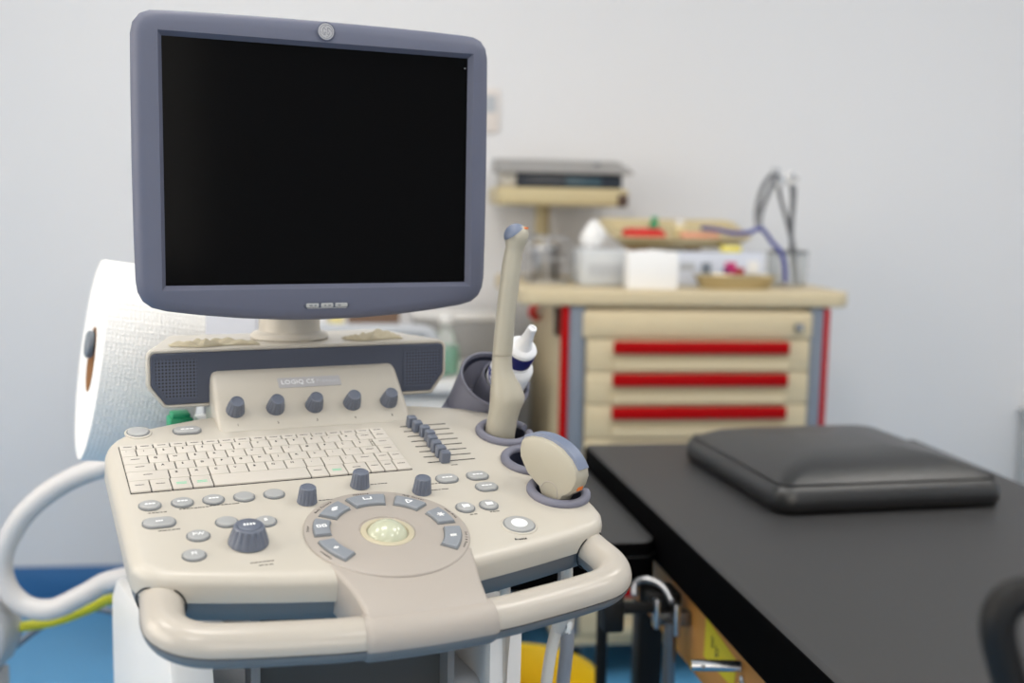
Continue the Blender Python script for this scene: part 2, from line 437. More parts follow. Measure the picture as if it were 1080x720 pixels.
# --- control disc, its buttons and the trackball
b = MB(); rd = .0718
b.lathe([(rd, -.002), (rd, .0012), (rd-.0004, .0020), (rd-.0016, .0026), (.0245, .0026), (.0240, .0018)], BEIGE2, 96, mtx=MP)
for txt, ang, rr_ in (('Body Pattern', 131, .0672), ('Measure', 93, .0672), ('M/D Cursor', 51, .0672), ('Scan Area', 15, .0682), ('Set / B Pause', -25, .0685), ('Clear', 166, .068), ('Comment', 204, .0685)):
    a = rad(ang); n = len(txt); st = .0021/rr_
    for i, ch in enumerate(txt):
        if ch == ' ': continue
        aa = a-(i-(n-1)/2)*st
        b.text(ch, .0033, INK, MP @ T((rr_*cos(aa), rr_*sin(aa), .0026)) @ Rt(aa-pi/2))
disc = b.build('control_disc', US)
def sector(r0, r1, a0, a1, n=8):
    A = [rad(a0)+(rad(a1)-rad(a0))*i/n for i in range(n+1)]
    return [(r0*cos(a), r0*sin(a)) for a in A[::-1]]+[(r1*cos(a), r1*sin(a)) for a in A]
for a0, a1, r0, r1, ic in ((187, 220, .0495, .0645, 'x'), (152.5, 179, .0490, .0640, 'oo'), (117, 146, .0455, .0625, 'p'), (74, 110, .0440, .0618, 'u'), (36, 65.5, .0450, .0608, 't'), (0, 26, .0465, .0632, 's'), (-42.5, -8, .0490, .0648, 'q')):
    k = MB(); po = sector(r0, r1, a0, a1); k.prism(po, .0024, .0034, BTNE); k.prism(inset(po, .0007), .0024, .0058, DBTN, .0013)
    ac = rad((a0+a1)/2); rc = (r0+r1)/2; X = T((rc*cos(ac), rc*sin(ac), .0058))
    def bx(x, y, w, d, r=0): k.box((0, 0, 0), (w, d, .0003), WHITE, mtx=X @ T((x, y, 0)) @ Rt(r))
    if ic == 'u': bx(-.0035, .0008, .0012, .004); bx(.0035, .0008, .0012, .004); bx(0, -.0012, .0075, .0012)
    if ic == 't': bx(-.0022, 0, .0011, .006); bx(.0006, .0015, .0062, .0011, -.5); bx(.0006, -.0015, .0062, .0011, .5)
    if ic == 'q': [bx(.0004*j, .0012*j, .0055, .0009) for j in (-1, 0, 1)]; bx(0, 0, .005, .003)
    if ic == 's': [bx(0, 0, .0068, .0012, j) for j in (0, 1.05, 2.1)]; bx(0, 0, .0036, .0036, .7)
    if ic == 'oo': [(bx(j*.0024-.0014, 0, .0012, .0042), bx(j*.0024+.0014, 0, .0012, .0042), bx(j*.0024, .0018, .003, .0011), bx(j*.0024, -.0018, .003, .0011)) for j in (-1, 1)]
    if ic == 'p': bx(0, 0, .0034, .0046, .4); bx(-.002, -.0018, .0022, .0026, .4); bx(.0022, .0022, .0024, .0016, .4)
    if ic == 'x': bx(0, 0, .0046, .0013, .2); bx(0, 0, .0013, .0036, .2)
    k.build('disc_button', disc, MP)
b = MB(); b.lathe([(.0176, .0010), (.0178, .0022), (.0186, .0034), (.0222, .0036), (.0232, .0030), (.0234, .0016)], CREAM, 64, cap0=False, cap1=False, mtx=MP @ T((-.0008, -.0025, 0))); b.build('trackball_ring', disc)
b = MB(); pr = [(.0195*sin(t), -.0068+.0195*-cos(t)) for t in [pi*i/24 for i in range(1, 24)]]
b.lathe(pr, BALL, 48, mtx=MP @ T((-.0008, -.0025, 0))); tb = b.build('trackball', disc); tb['label'] = 'pale green glossy trackball'

# --- hand rest and front handle
b = MB(); st = []
for v, w, ht, hb in ((-.040, .0635, .0012, -.040), (-.054, .0600, .0012, -.040), (-.064, .0578, .0009, -.040), (-.074, .0554, .0002, -.040), (-.085, .0532, -.0012, -.038), (-.098, .0518, -.0032, -.036), (-.111, .0512, -.0062, -.034), (-.117, .0508, -.011, -.030)):
    po = rrect(-w, hb, w, ht, .004, 4); st.append([(x, v, z) for x, z in po])
b.rings(st, BEIGE2, mtx=MP); b.build('hand_rest', US)
hp = [(.1885, -.008), (.1905, -.03), (.1925, -.050)]
hp += [(.1915, -.062), (.1865, -.0735), (.178, -.0825), (.1665, -.0885), (.15, -.0925), (.13, -.0965), (.1, -.1015), (.075, -.1055), (.05, -.108), (.025, -.1095), (0, -.11)]
full = hp+[(-x, y) for x, y in hp[-2::-1]]
path = spline([(x*1.006, y-.0006, -.0248 if y < -.08 else -.0268+.002*max(0, -y-.03)/.05) for x, y in full], 4)
def arc_tube(pts, r, m, a0, a1, n=26):
    b.tube(pts, r, m, n, rad(a0), rad(a1), mtx=MP, caps=False)
# path runs right to left: side vector points to the operator's side; upper shell / lower shell split along a seam
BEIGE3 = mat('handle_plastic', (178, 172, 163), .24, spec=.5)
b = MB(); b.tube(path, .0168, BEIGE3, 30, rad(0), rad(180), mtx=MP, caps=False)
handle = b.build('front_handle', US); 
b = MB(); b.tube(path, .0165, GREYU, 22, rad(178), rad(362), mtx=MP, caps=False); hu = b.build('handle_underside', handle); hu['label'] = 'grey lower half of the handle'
seam = []
for i, p in enumerate(path):
    t = path[min(i+1, len(path)-1)]-path[max(i-1, 0)]; sd = V((t.y, -t.x, 0)).normalized(); sd = -sd if sd.dot(V((p.x*2, p.y, 0))) < 0 else sd; seam.append(p+sd*.0166)
b = MB(); b.tube(seam, .0006, BLACK, 6, mtx=MP, up=None); b.build('handle_seam', handle)
sl = [p for p in path if abs(p[0]) <= .0535]; sl = [V((.0535, sl[0][1]+.0003, -.0248))]+sl+[V((-.0535, sl[-1][1]+.0003, -.0248))]
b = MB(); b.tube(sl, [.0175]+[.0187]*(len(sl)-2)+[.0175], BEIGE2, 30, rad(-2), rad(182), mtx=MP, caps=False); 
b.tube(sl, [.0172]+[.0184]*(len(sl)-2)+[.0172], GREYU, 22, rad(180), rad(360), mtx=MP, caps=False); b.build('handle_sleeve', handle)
for s in (1, -1):
    b = MB(); gp = [(s*.1910+.0174*cos(t), -.0268+.0174*sin(t)) for t in [2*pi*i/48 for i in range(48)]]
    def fv(u):
        u = abs(u)
        for (a, c), (d_, e) in zip(half, half[1:]):
            if a <= u <= d_: return c+(e-c)*(u-a)/max(d_-a, 1e-6)
        return half[9][1]
    b.tube([(u, fv(u)-.0002+(.0025*max(0, (h+.0125)/.003) if h > -.0125 else 0), h) for u, h in gp], .0007, BLACK, 6, closed=True, mtx=MP, up=None); b.build('handle_gasket', handle)

# --- probe holder rings with cups
for u, v in HOLES:
    b = MB(); ga = rad(14); A = [ga+(2*pi-2*ga)*i/40 for i in range(41)]
    b.tube([(u+.0266*cos(a), v+.0266*sin(a), .0015) for a in A], .0047, RINGM, 14, mtx=MP)
    hr = b.build('probe_holder', US)
    b = MB(); b.lathe([(.0222, .002), (.0218, -.03), (.019, -.06), (.002, -.062)], HOLE, 40, mtx=MP @ T((u, v, 0)), cap0=False)
    c = b.build('holder_cup', hr); c['label'] = 'dark inside of the probe holder'

# --- control box with five knobs
b = MB(); pr = [(.2135, .962), (.2140, .9665), (.2655, 1.0145), (.2715, 1.0185), (.279, 1.0205), (.305, 1.0205), (.305, .95), (.2135, .945)]
hw = lambda i: (.1013, .1013, .1003, .0993, .0985, .0985, .1, .1013)[i]
rr_ = []
for s, ins in ((-1, .006), (-1, .0018), (-1, 0), (1, 0), (1, .0018), (1, .006)):
    e = {.006: 0, .0018: .0038, 0: .007}[ins]
    cy, cz = .268, .985
    ring = []
    for i, (y, z) in enumerate(pr):
        dy, dz = cy-y, cz-z; l = math.hypot(dy, dz)
        ring.append((s*(hw(i)-(.007-e)*0-(0 if ins == 0 else ins*0)), y, z))
    rr_.append((s, ins, ring))
def boxring(xoff, ins):
    po = inset(pr, ins); return [(hw(i)*(1 if xoff > 0 else -1)-(abs(xoff)-1)*(1 if xoff > 0 else -1)*0, y, z) for i, (y, z) in enumerate(po)]
rings = []
for s in (-1, 1):
    L = [(.007, .0), (.0035, .0010), (.0012, .0034), (0, .007)]
    for ins, xo in (L if s < 0 else L[::-1]):
        po = inset(pr, ins); rings.append([(s*(hw(i)-xo), y, z) for i, (y, z) in enumerate(po)])
# outermost section sits at full width with the largest inset
rings = []
for s in (-1, 1):
    L = [(.0065, 0.), (.0030, .0009), (.0010, .0030), (0., .0065)]
    for ins, xo in (L if s < 0 else L[::-1]):
        po = inset(pr, ins); rings.append([(s*(hw(i)-xo), y, z) for i, (y, z) in enumerate(po)])
b.rings(rings, BEIGE)
nf = V((0, -.0480, .0515)).normalized(); sf = V((0, .0515, .0480)).normalized()
def face(x, y, h=0.): # point on the sloped front
    z = .9665+(y-.2140)*(.0480/.0515)
    return basis(V((x, y, z))+nf*h, V((1, 0, 0)), sf, nf)
for i in range(5): b.text(str(i+1), .0040, INK, face((i-2)*.0406-.001, .2195, .0001))
cbox = b.build('control_box', US)
kb2 = knob_mesh(.0094, .0068, .0165, mark=False)
for i in range(5): put(kb2, 'knob', cbox, face((i-2)*.0406-.0010, .2325) @ Rt(i*1.1))
b = MB(); b.prism(rrect(-.0335, -.0065, .0335, .0065, .0015, 3), 0, .0009, SILVER, .0004)
b.text('LOGIQ C5', .0078, WHITE, T((-.0305, -.0001, .0010)), 'LEFT'); b.text('Premium', .0066, mat('grey_ink', (196, 198, 204), .5), T((.0312, -.0001, .0010)), 'RIGHT')
pl = b.build('name_plate', cbox, face(.0005, .2560)); pl['label'] = 'silver name plate with white lettering'

# --- speaker bar
def bar_poly(i=0.):
    hwid, zt, zb, zc, xb = .1620, 1.0430, .9825, 1.0060, .1465
    h_ = [(xb-.004, zb), (xb, zb+.0012), (hwid-.0012, zc-.003), (hwid, zc+.001), (hwid, zt-.008), (hwid-.0012, zt-.004), (hwid-.004, zt-.0012), (hwid-.008, zt)]
    return inset(h_+[(-x, z) for x, z in h_[::-1]], i)
b = MB(); YB = .2735
b.rings([[(x, y, z) for x, z in bar_poly(i)] for i, y in ((.0035, YB+.0015), (.0030, YB), (.0012, YB), (0, YB+.0014), (0, YB+.010))]+[[(x*f, y, z if z > 1.02 else z+.012*(1-f)/.22) for x, z in bar_poly(i)] for i, y, f in ((0, .33, .90), (0, .39, .78), (.002, .394, .77))], BEIGE)
bar = b.build('speaker_bar', US)
b = MB(); b.rings([[(x, y, z) for x, z in bar_poly(i)] for i, y in ((.0038, YB+.006), (.0038, YB+.0002), (.0048, YB-.0006))], NAVY); nv = b.build('front_panel', bar); nv['label'] = 'navy front panel of the speaker bar'
for s in (-1, 1):
    g = [(s*.1115, .9915), (s*.1425, .9915), (s*.1545, 1.0085), (s*.1545, 1.0335), (s*.1115, 1.0335)]
    b = MB(); b.rings([[(x, y, z) for x, z in inset(g, i)] for i, y in ((-.0006, YB-.0005), (-.0006, YB-.0012), (.0008, YB-.0012), (.0012, YB-.0004))], NAVY, False, False)
    b.rings([[(x, y, z) for x, z in inset(g, i)] for i, y in ((.0008, YB-.0006), (.001, YB-.0008))], GRILLE, False, True)
    b.build('speaker_grille', bar, ang=20)

# --- neck
b = MB(); b.lathe([(.0425, 1.0432), (.0432, 1.0445), (.0425, 1.0475), (.0395, 1.0500), (.0355, 1.0508), (.0340, 1.0522), (.0335, 1.057), (.0333, 1.16), (.03, 1.165)], BEIGE, 48, mtx=T((0, .338, 0)))
b.box((0, .318, 1.19), (.07, .10, .07), BEIGE, .008); b.build('monitor_neck', US)

# --- monitor
FY = .193
def mon(i=0.):
    h_ = [(0, 1.0770), (.04, 1.0777), (.08, 1.0802), (.12, 1.0843), (.15, 1.0885), (.163, 1.0920), (.171, 1.0980), (.1755, 1.1070), (.1772, 1.118), (.1780, 1.16), (.1784, 1.23), (.1780, 1.30), (.1774, 1.345), (.1752, 1.3555), (.1692, 1.3632), (.1610, 1.3665), (.15, 1.3673), (.12, 1.3682), (.08, 1.3689), (.04, 1.3693)]
    return inset(h_+[(0, 1.3694)]+[(-x, z) for x, z in h_[:0:-1]], i)
def subdiv(po, n): 
    o = []
    for i in range(len(po)):
        a, c = V(po[i]), V(po[(i+1) % len(po)])
        for k in range(n): o.append(tuple(a.lerp(c, k/n)))
    return o
b = MB(); O = [(x-.0012, z) for x, z in mon()]
scr = (-.1524, 1.1135, .1524, 1.3437)
# inner opening sampled with as many points as the outline, by angle from the centre
cx, cz = 0, 1.2286
def opening(grow=0.):
    o = []
    hx, hz = (scr[2]-scr[0])/2+grow, (scr[3]-scr[1])/2+grow
    cor = [math.atan2(sz*hz, sx*hx) for sx in (1, -1) for sz in (1, -1)]
    angs = [math.atan2(z-cz, x-cx) for x, z in O]
    for ca in cor:
        k = min(range(len(angs)), key=lambda q: abs((angs[q]-ca+pi) % (2*pi)-pi)); angs[k] = ca
    for a in angs:
        t = min(hx/max(abs(cos(a)), 1e-9), hz/max(abs(sin(a)), 1e-9)); o.append((cx+t*cos(a), cz+t*sin(a)))
    return o
def scl(po, d): return inset(po, d)
R_ = [[(x, FY+.062, z) for x, z in scl(O, .045)], [(x, FY+.055, z) for x, z in scl(O, .03)], [(x, FY+.030, z) for x, z in scl(O, .003)], [(x, FY+.018, z) for x, z in O], [(x, FY+.0105, z) for x, z in scl(O, .0003)], [(x, FY+.0055, z) for x, z in scl(O, .0022)], [(x, FY+.0022, z) for x, z in scl(O, .006)], [(x, FY+.0004, z) for x, z in scl(O, .0115)], [(x, FY, z) for x, z in opening(.0042)], [(x, FY+.0065, z) for x, z in opening(0)]]
b.rings(R_, BEZEL, True, False)
moni = b.build('monitor', US)
b = MB(); b.rings([[(x, FY+.0064, z) for x, z in rrect(-.1526, 1.1133, .1526, 1.3439, .001, 2)], [(x, FY+.02, z) for x, z in rrect(-.1526, 1.1133, .1526, 1.3439, .001, 2)]], SCREENM); sc_ = b.build('screen', moni); sc_['label'] = 'switched off black screen'
# round maker's badge, in slight relief
BD = basis(V((.0008, FY-.0002, 1.3582)), V((1, 0, 0)), V((0, 0, 1)), V((0, -1, 0)))
b = MB(); b.lathe([(.0091, -.001), (.0093, .0004), (.0088, .0010), (.0082, .0012), (.0079, .0007), (.001, .0006)], BEZEL, 40, mtx=BD)
b.lathe([(.0078, .0006), (.0077, .0012), (.0072, .0013), (.001, .0013)], SILVER, 40, mtx=BD)
ge = mat('badge_relief', (128, 130, 136), .4, metal=.4)
b.tube([(.0064*cos(t), .0064*sin(t), .0013) for t in [2*pi*i/36 for i in range(36)]], .0003, ge, 6, closed=True, mtx=BD, up=None)
for q in (0, pi/2, pi, 3*pi/2):
    b.tube([(.0052*cos(q+t)*(1-.25*t), .0052*sin(q+t)*(1-.25*t), .0013) for t in [1.4*i/10 for i in range(11)]], .00028, ge, 5, mtx=BD, up=None)
b.tube(spline([(-.0002, .0012, .0013), (-.0022, .003, .0013), (-.0034, .0008, .0013), (-.0022, -.0022, .0013), (-.0006, -.0002, .0013), (-.0016, -.0036, .0013)], 6), .0003, ge, 5, mtx=BD, up=None)
b.tube(spline([(.0032, .0024, .0013), (.0016, .003, .0013), (.001, .0012, .0013), (.0022, .0004, .0013), (.0008, -.0008, .0013), (.0014, -.0028, .0013), (.0034, -.0018, .0013)], 6), .0003, ge, 5, mtx=BD, up=None)
bd = b.build('maker_badge', moni); bd['label'] = 'round silver badge with a curly monogram'
b = MB(); SB = basis(V((.0016, FY+.0003, 1.0925)), V((1, 0, 0)), V((0, 0, 1)), V((0, -1, 0)))
b.prism(rrect(-.0232, -.0030, .0232, .0030, .0029, 6), -.003, .0009, NAVY, .0005, mtx=SB)
for x, w in ((-.0148, .0128), (.0, .0125), (.0146, .0128)): b.prism(rrect(x-w/2, -.0020, x+w/2, .0022, .0012, 3), 0, .0015, BTN, .0005, mtx=SB)
for x, w in ((-.0165, .003), (-.012, .002), (-.002, .002), (.0025, .0025), (.0125, .003)): b.box((x, 0, .0015), (w, .0018, .0002), BTNE, mtx=SB)
for x0 in (0,): b.box((0, -.0027, .0008), (.040, .0006, .0006), BTN, mtx=SB)
b.build('button_strip', moni)
b = MB(); b.box((.1495, FY+.0062, 1.3335), (.0012, .0006, .0012), GPLAST); b.build('indicator_light', moni)

# --- bottle holder cup at the rear right corner
TIP = V((.2245, .181, 1.0640)); BOT = V((.2215, .2555, .9830)); cupc = V((.2085, .2425, .9980)); ca_ = V((.075, -.707, .80)).normalized(); CX = axis_mtx(cupc, ca_)
b = MB()
prof = [(.0366, -.034), (.0390, -.012), (.0406, .0), (.0414, .002), (.0406, .0036), (.0386, .0032), (.0368, -.004), (.0340, -.034), (.004, -.036)]
b.lathe(prof, RINGM, 48, mtx=CX, cap0=False)
# skirt from the rim down to the console corner
sk = []
foot = [(.1860+.0370*cos(2*pi*i/48)*1.0-.0, .2440+.0200*sin(2*pi*i/48)) for i in range(48)]
rimp = [CX @ V((.0366*cos(2*pi*i/48), .0366*sin(2*pi*i/48), -.034)) for i in range(48)]
rim2 = [CX @ V((.0406*cos(2*pi*i/48), .0406*sin(2*pi*i/48), 0)) for i in range(48)]
k0 = max(range(48), key=lambda i: rimp[i].x)
ft = []
for i in range(48):
    a = math.atan2(rimp[i].y-cupc.y-.02, rimp[i].x-cupc.x); ft.append(MP @ V((.184+.040*cos(a), .246+.021*sin(a), -.003)))
b.rings([rim2, [p.lerp(q, .5) for p, q in zip(rimp, ft)], ft], RINGM, False, True)
cup = b.build('bottle_cup', US); cup['label'] = 'grey slanted cup for the gel bottle'
ci = CX.inverted(); q0, q1 = ci @ BOT, ci @ TIP; q0 = q0.lerp(q1, -q0.z/(q1.z-q0.z)*.6); INS = T((q0.x, q0.y, .001)); b = MB(); b.lathe([(.0278, -.031), (.0284, .002), (.0278, .0038), (.0264, .0030), (.0258, -.031)], RINGM, 40, mtx=CX @ INS, cap0=False, cap1=False); b.build('cup_insert', cup)
b = MB(); b.lathe([(.0305, -.0335), (.0305, -.033), (.002, -.033)], BLACK, 40, mtx=CX); b.lathe([(.0384, .0012), (.0362, -.005), (.0334, -.0325)], HOLE, 40, mtx=CX, cap0=False, cap1=False); b.build('cup_lining', cup)

# --- machine body
b = MB()
b.box((0, .33, .42), (.300, .47, .60), BODYG, .02, 3)
b.box((0, .30, .80), (.15, .34, .24), GREYU, .015, 2)
body = b.build('cabinet', US)
for s in (-1, 1):
    b = MB(); po = [(.085, .12), (.115, .115), (.50, .115), (.56, .13), (.575, .17), (.575, .66), (.565, .70), (.53, .725), (.11, .80), (.09, .80), (.078, .77)]
    b.rings([[(s*x, y, z) for y, z in inset(po, i)] for i, x in ((.0, .135), (0, .165), (.003, .1705), (.010, .173))], WPLAST); sp = b.build('side_panel', body); sp['label'] = 'white side panel'
b = MB(); po = rrect(-.10, .70, .10, .862, .006, 3); pi2 = inset(po, .008)
b.rings([[(x, y, z) for x, z in q] for q, y in ((po, .112), (po, .086), (pi2, .084), (pi2, .11))], GREYU, False, False)
b.box((0, .107, .78), (.186, .004, .15), mat('slot_grey', (58, 60, 60), .6)); b.box((-.02, .098, .826), (.120, .018, .016), BODYG, .003)
b.build('printer_recess', body)
b = MB(); b.tube([(.150, .082, .86), (.152, .080, .78), (.150, .082, .55), (.145, .09, .2)], .0055, CABW, 10); tr = b.build('edge_strip', body)
b = MB(); b.box((0, .33, .095), (.36, .56, .05), GREYU, .02, 3); base = b.build('base', US)
for x in (-.15, .15):
    for y in (.09, .57):
        b = MB(); b.lathe([(.03, -.014), (.045, -.012), (.048, 0), (.045, .012), (.03, .014)], BRUB, 28, mtx=T((x, y, .048)) @ Rt(pi/2, 'Y')); b.box((x, y, .075), (.04, .05, .03), GREYU, .006); b.build('caster', base)
# rear tray
b = MB(); b.box((0, .370, .925), (.27, .066, .012), BEIGE, .004); b.box((.03, .46, .865), (.16, .16, .13), GREYU, .01); b.build('rear_tray', US)
# towel roll holder arm (a rod through the core, on a post at the back)
RA = V((.985, -.0, -.150)).normalized(); RF = V((-.1935, .545, .999)); RO = RF+V((0, 0, .018))
b = MB(); b.tube([RO-RA*.002, RO+RA*.150], .0075, GPLAST, 14, up=None); b.tube([RO+RA*.146+V((0, 0, .006)), V(((RO+RA*.146).x, .545, .70))], .010, GPLAST, 14, up=None)
b.lathe([(.002, -.004), (.0135, -.0035), (.0168, -.001), (.0168, .004), (.013, .007)], mat('holder_knob', (112, 120, 130), .45), 28, mtx=axis_mtx(RO-RA*.001, RA)); b.build('roll_arm', US)

# ================================================================== THINGS ON THE MACHINE
# paper towel roll
t = thing('paper_towel_roll', 'big white quilted paper towel roll hanging left behind the monitor', 'paper towel roll', MM @ axis_mtx(RF, RA))
def roll(n=72):
    k = MB(); R0_, r = .1220, .0395; L0, L1 = 0, .112
    prof = [(r, L0+.002), (R0_*.4, L0+.0006), (R0_*.8, L0), (R0_-.003, L0), (R0_-.0006, L0+.0008), (R0_, L0+.004), (R0_, .05), (R0_, L1-.003), (R0_-.002, L1), (R0_*.5, L1), (r, L1-.001)]
    k.lathe(prof, TOWEL, n, cap0=False, cap1=False)
    k.lathe([(r, L0+.002), (r, .05), (r, L1-.001)], PAPERW, n, cap0=False, cap1=False); return k
roll().build('paper_wrap', t)
b = MB(); b.lathe([(.0380, .0015), (.0392, .0012), (.0392, .110), (.0380, .110), (.0380, .0015)], CARDB, 48, cap0=False, cap1=False); c = b.build('cardboard_core', t); c['label'] = 'brown cardboard core'

# crumpled gloves/cloth on the bar
def crumple(pts, name, label, cat, dz, seed, m=CRUMP, nx=26, ny=10, amp=.0035):
    rnd = random.Random(seed); ph = [rnd.uniform(0, 6.28) for _ in range(8)]
    x0, x1, y0, y1, z = pts; k = MB(); top = []; 
    def edge(y, t): return (t-.5)*(y1-y0)*(.55+.45*sin(pi*y)**.6)+(y0+y1)/2+.004*sin(9*y+ph[0])
    def hh(i, j):
        e = sin(pi*i)**.5*sin(pi*j)**.5
        return z+.0009+e*(dz*(.45+.4*sin(7*i+ph[1])*cos(3*j+ph[2]))+amp*.6*sin(19*i+6*j+ph[3])+amp*.4*sin(31*i-9*j+ph[4])+amp*.8)
    G = []
    for a in range(nx+1):
        i = a/nx; G.append([(x0+(x1-x0)*i+.003*sin(8*i+ph[5]), edge(i, bb/ny), max(z+.0008, hh(i, bb/ny))) for bb in range(ny+1)])
    Bt = [[(p[0], p[1], z+.0003) for p in r] for r in G]
    rings = [g+bt[::-1] for g, bt in zip(G, Bt)]
    k.rings(rings, m)
    return tag(k.build(name, None, MM, ang=60), label, cat)
crumple((-.137, -.047, .283, .310, 1.0431), 'crumpled_cloth', 'flat crumpled tan cloth lying on the speaker bar left of the monitor neck', 'cloth', .004, 3)
crumple((.050, .118, .288, .318, 1.0431), 'crumpled_wrapper', 'crumpled khaki wrapper lying on the speaker bar right of the monitor neck', 'wrapper', .006, 8)
# green clip box on rear tray
b = MB(); b.box((0, 0, .012), (.026, .03, .024), GREENP, .003); b.box((0, 0, .026), (.02, .024, .006), GREENP, .002); tag(b.build('soap_box', None, MM @ T((-.115, .372, .9312))), 'small green box on the tray under the left speaker', 'box')
b = MB(); b.box((0, 0, .011), (.035, .03, .022), PAPERW, .002); b.box((0, -.0152, .011), (.02, .0006, .008), CLEARB); tag(b.build('small_carton', None, MM @ T((-.08, .372, .9312))), 'small white carton beside the green box under the left speaker', 'box')

# gel bottle in the cup
t = thing('gel_bottle', 'white gel bottle with navy band and nozzle leaning in the grey cup', 'bottle')
bdir = (TIP-BOT).normalized(); tip = TIP
BX = axis_mtx(tip-bdir*.1098, bdir) @ Mx.Scale(1.12, 4); t.matrix_world = MM @ BX
b = MB(); b.lathe([(.015, .010), (.0196, .0112), (.0208, .0140), (.0210, .034), (.0208, .042), (.0190, .0455), (.0155, .0490), (.0130, .0520)], BOTW, 40)
for j in range(3): b.tube([(.0211*cos(a), .0211*sin(a), .026+j*.008+.004*sin(3*a+j)) for a in [rad(150+j*14+i*8) for i in range(9)]], .0007, BLUEINK, 5, up=None)
for j in range(3): b.tube([(.0211*cos(a), .0211*sin(a), .032+.007*sin(q)) for a, q in [(rad(186+j*26)+.22*cos(s), s) for s in [2*pi*i/14 for i in range(12)]]], .0007, BLUEINK, 5, up=None)
b.build('bottle_body', t)
b = MB(); b.lathe([(.0144, .0510), (.0152, .0515), (.0154, .0645), (.0146, .0660)], NAVYB, 40); o = b.build('cap_band', t); o['label'] = 'navy blue band'
b = MB(); b.lathe([(.0152, .0462), (.0158, .0475), (.0156, .0512), (.013, .0516)], BOTW, 40)
b.lathe([(.0135, .0655), (.0148, .0662), (.0151, .0690), (.0140, .0708), (.0095, .0728), (.0068, .0780), (.0052, .0880), (.0046, .0940), (.0048, .0965), (.0042, .0985), (.0026, .0985), (.0022, .0970)], BOTW, 40)
b.lathe([(.0023, .0968), (.0010, .0966)], BLACK, 16); b.build('nozzle_cap', t)

# long probe (shaft and swollen grip) standing in the rear holder
t = thing('wand_probe', 'long slim beige ultrasound wand standing upright in the rear holder', 'probe', MM)
q = [(.1850, .1790, .9080, .0125), (.1840, .1728, .9320, .0145), (.1832, .1688, .9565, .0164), (.1845, .1676, .9690, .0163), (.1868, .1665, .9800, .0170), (.1885, .1657, .9870, .0183), (.1892, .1654, .9930, .0188), (.1886, .1657, .9990, .0180), (.1871, .1664, 1.0075, .0156), (.1850, .1673, 1.0150, .0130), (.1836, .1680, 1.0226, .0113), (.1834, .1681, 1.0300, .0107), (.1834, .1681, 1.0380, .0105)]
b = MB(); b.rings([[(x+r*cos(a), y+r*.9*sin(a), z) for a in [2*pi*i/32 for i in range(32)]] for x, y, z, r in q], PROBEW); b.build('grip', t)
q = [(.1834, .1681, 1.0384, .0102), (.1836, .1680, 1.0400, .0104), (.1870, .1665, 1.0927, .0103), (.1905, .1649, 1.130, .0102), (.1920, .1642, 1.1430, .0098), (.1938, .1634, 1.1520, .0100), (.1948, .1629, 1.1580, .0120), (.1952, .1627, 1.1640, .0126), (.1956, .1625, 1.1690, .0113), (.1958, .1624, 1.1730, .0080), (.1959, .1623, 1.1752, .003)]
b = MB(); b.rings([[(x+r*cos(a), y+r*sin(a), z) for a in [2*pi*i/32 for i in range(32)]] for x, y, z, r in q], PROBEW)
b.box((.2015, .1545, 1.1715), (.005, .002, .002), ORANGE, .0004, mtx=None); b.build('shaft', t)
b = MB(); hc = V((.1946, .1628, 1.1630)); rr_ = []; LX = axis_mtx(hc, V((-.60, .05, .78)))
for i in range(9):
    th = rad(2+8.5*i); rr_.append([LX @ V((.0131*sin(th)*cos(a), .0131*sin(th)*sin(a), .0131*cos(th))) for a in [2*pi*j/28 for j in range(28)]])
b.rings(rr_, PROBEB, True, False)
o = b.build('lens_cap', t); o['label'] = 'blue-grey lens cap at the tip'

# curved probe in the front holder
W = V((.056, -.046, -.022)).normalized()
up0 = V((.02, -.03, 1)); Aax = (up0-W*up0.dot(W)).normalized(); Tx = Aax.cross(W).normalized()
if Tx.y < 0: Tx = -Tx
ring3 = MM @ (MP @ V((.185, .038, 0)))
PB = basis(ring3+V((-.011, .0, .003)), W*1.08, Aax*1.03, Tx)
t = thing('curved_probe', 'ivory fan-shaped probe with blue-grey lens resting in the front holder', 'probe', PB)
outp = [(.006, -.022), (.0015, -.004), (-.0045, .003), (-.0110, .0052), (-.0195, .0090), (-.0265, .0150), (-.0318, .0205), (-.0345, .0275), (-.0350, .0345), (-.0330, .0400), (-.0260, .0450), (-.0150, .0490), (-.003, .0505), (.010, .0490), (.0220, .0440), (.0300, .0375), (.0335, .0300), (.0332, .0225), (.0312, .0155), (.0276, .0102), (.0240, .0065), (.0205, -.004), (.0205, -.022), (.014, -.022)]
op = []
for i in range(len(outp)-1):
    op.append(outp[i])
TH = .0106
b = MB(); b.rings([[(x, y, z) for x, y in inset(op, i)] for i, z in ((.0045, -TH), (.0018, -TH+.0008), (0, -TH+.004), (0, TH-.004), (.0018, TH-.0008), (.0045, TH))], PROBEW)
b.tube([(.009+.0095*cos(a), .0035+.011*sin(a), -TH-.0001) for a in [pi*i/16 for i in range(17)]], .0005, BEIGE2, 5, up=None)
b.box((.0322, .0185, 0), (.0016, .004, .008), ORANGE, .0004); b.build('probe_body', t)
b = MB(); arc = [(-.0335, .0395), (-.0265, .0452), (-.0150, .0494), (-.003, .0509), (.010, .0494), (.0222, .0443), (.0305, .0372)]
arc = [(p.x, p.y) for p in spline([(x, y, 0) for x, y in arc], 4)]
ln = []
for i, (x, y) in enumerate(arc):
    a = V(arc[min(i+1, len(arc)-1)])-V(arc[max(i-1, 0)]); n_ = V((-a.y, a.x)).normalized()
    p0 = V((x, y))-n_*.003; p1 = V((x, y))+n_*.0014
    ln.append([(p0.x, p0.y, -TH+.0028), (p1.x, p1.y, -TH+.0036), (p1.x, p1.y, TH-.0036), (p0.x, p0.y, TH-.0028)])
b.rings(ln, PROBEB); o = b.build('lens', t); o['label'] = 'blue-grey curved lens strip'

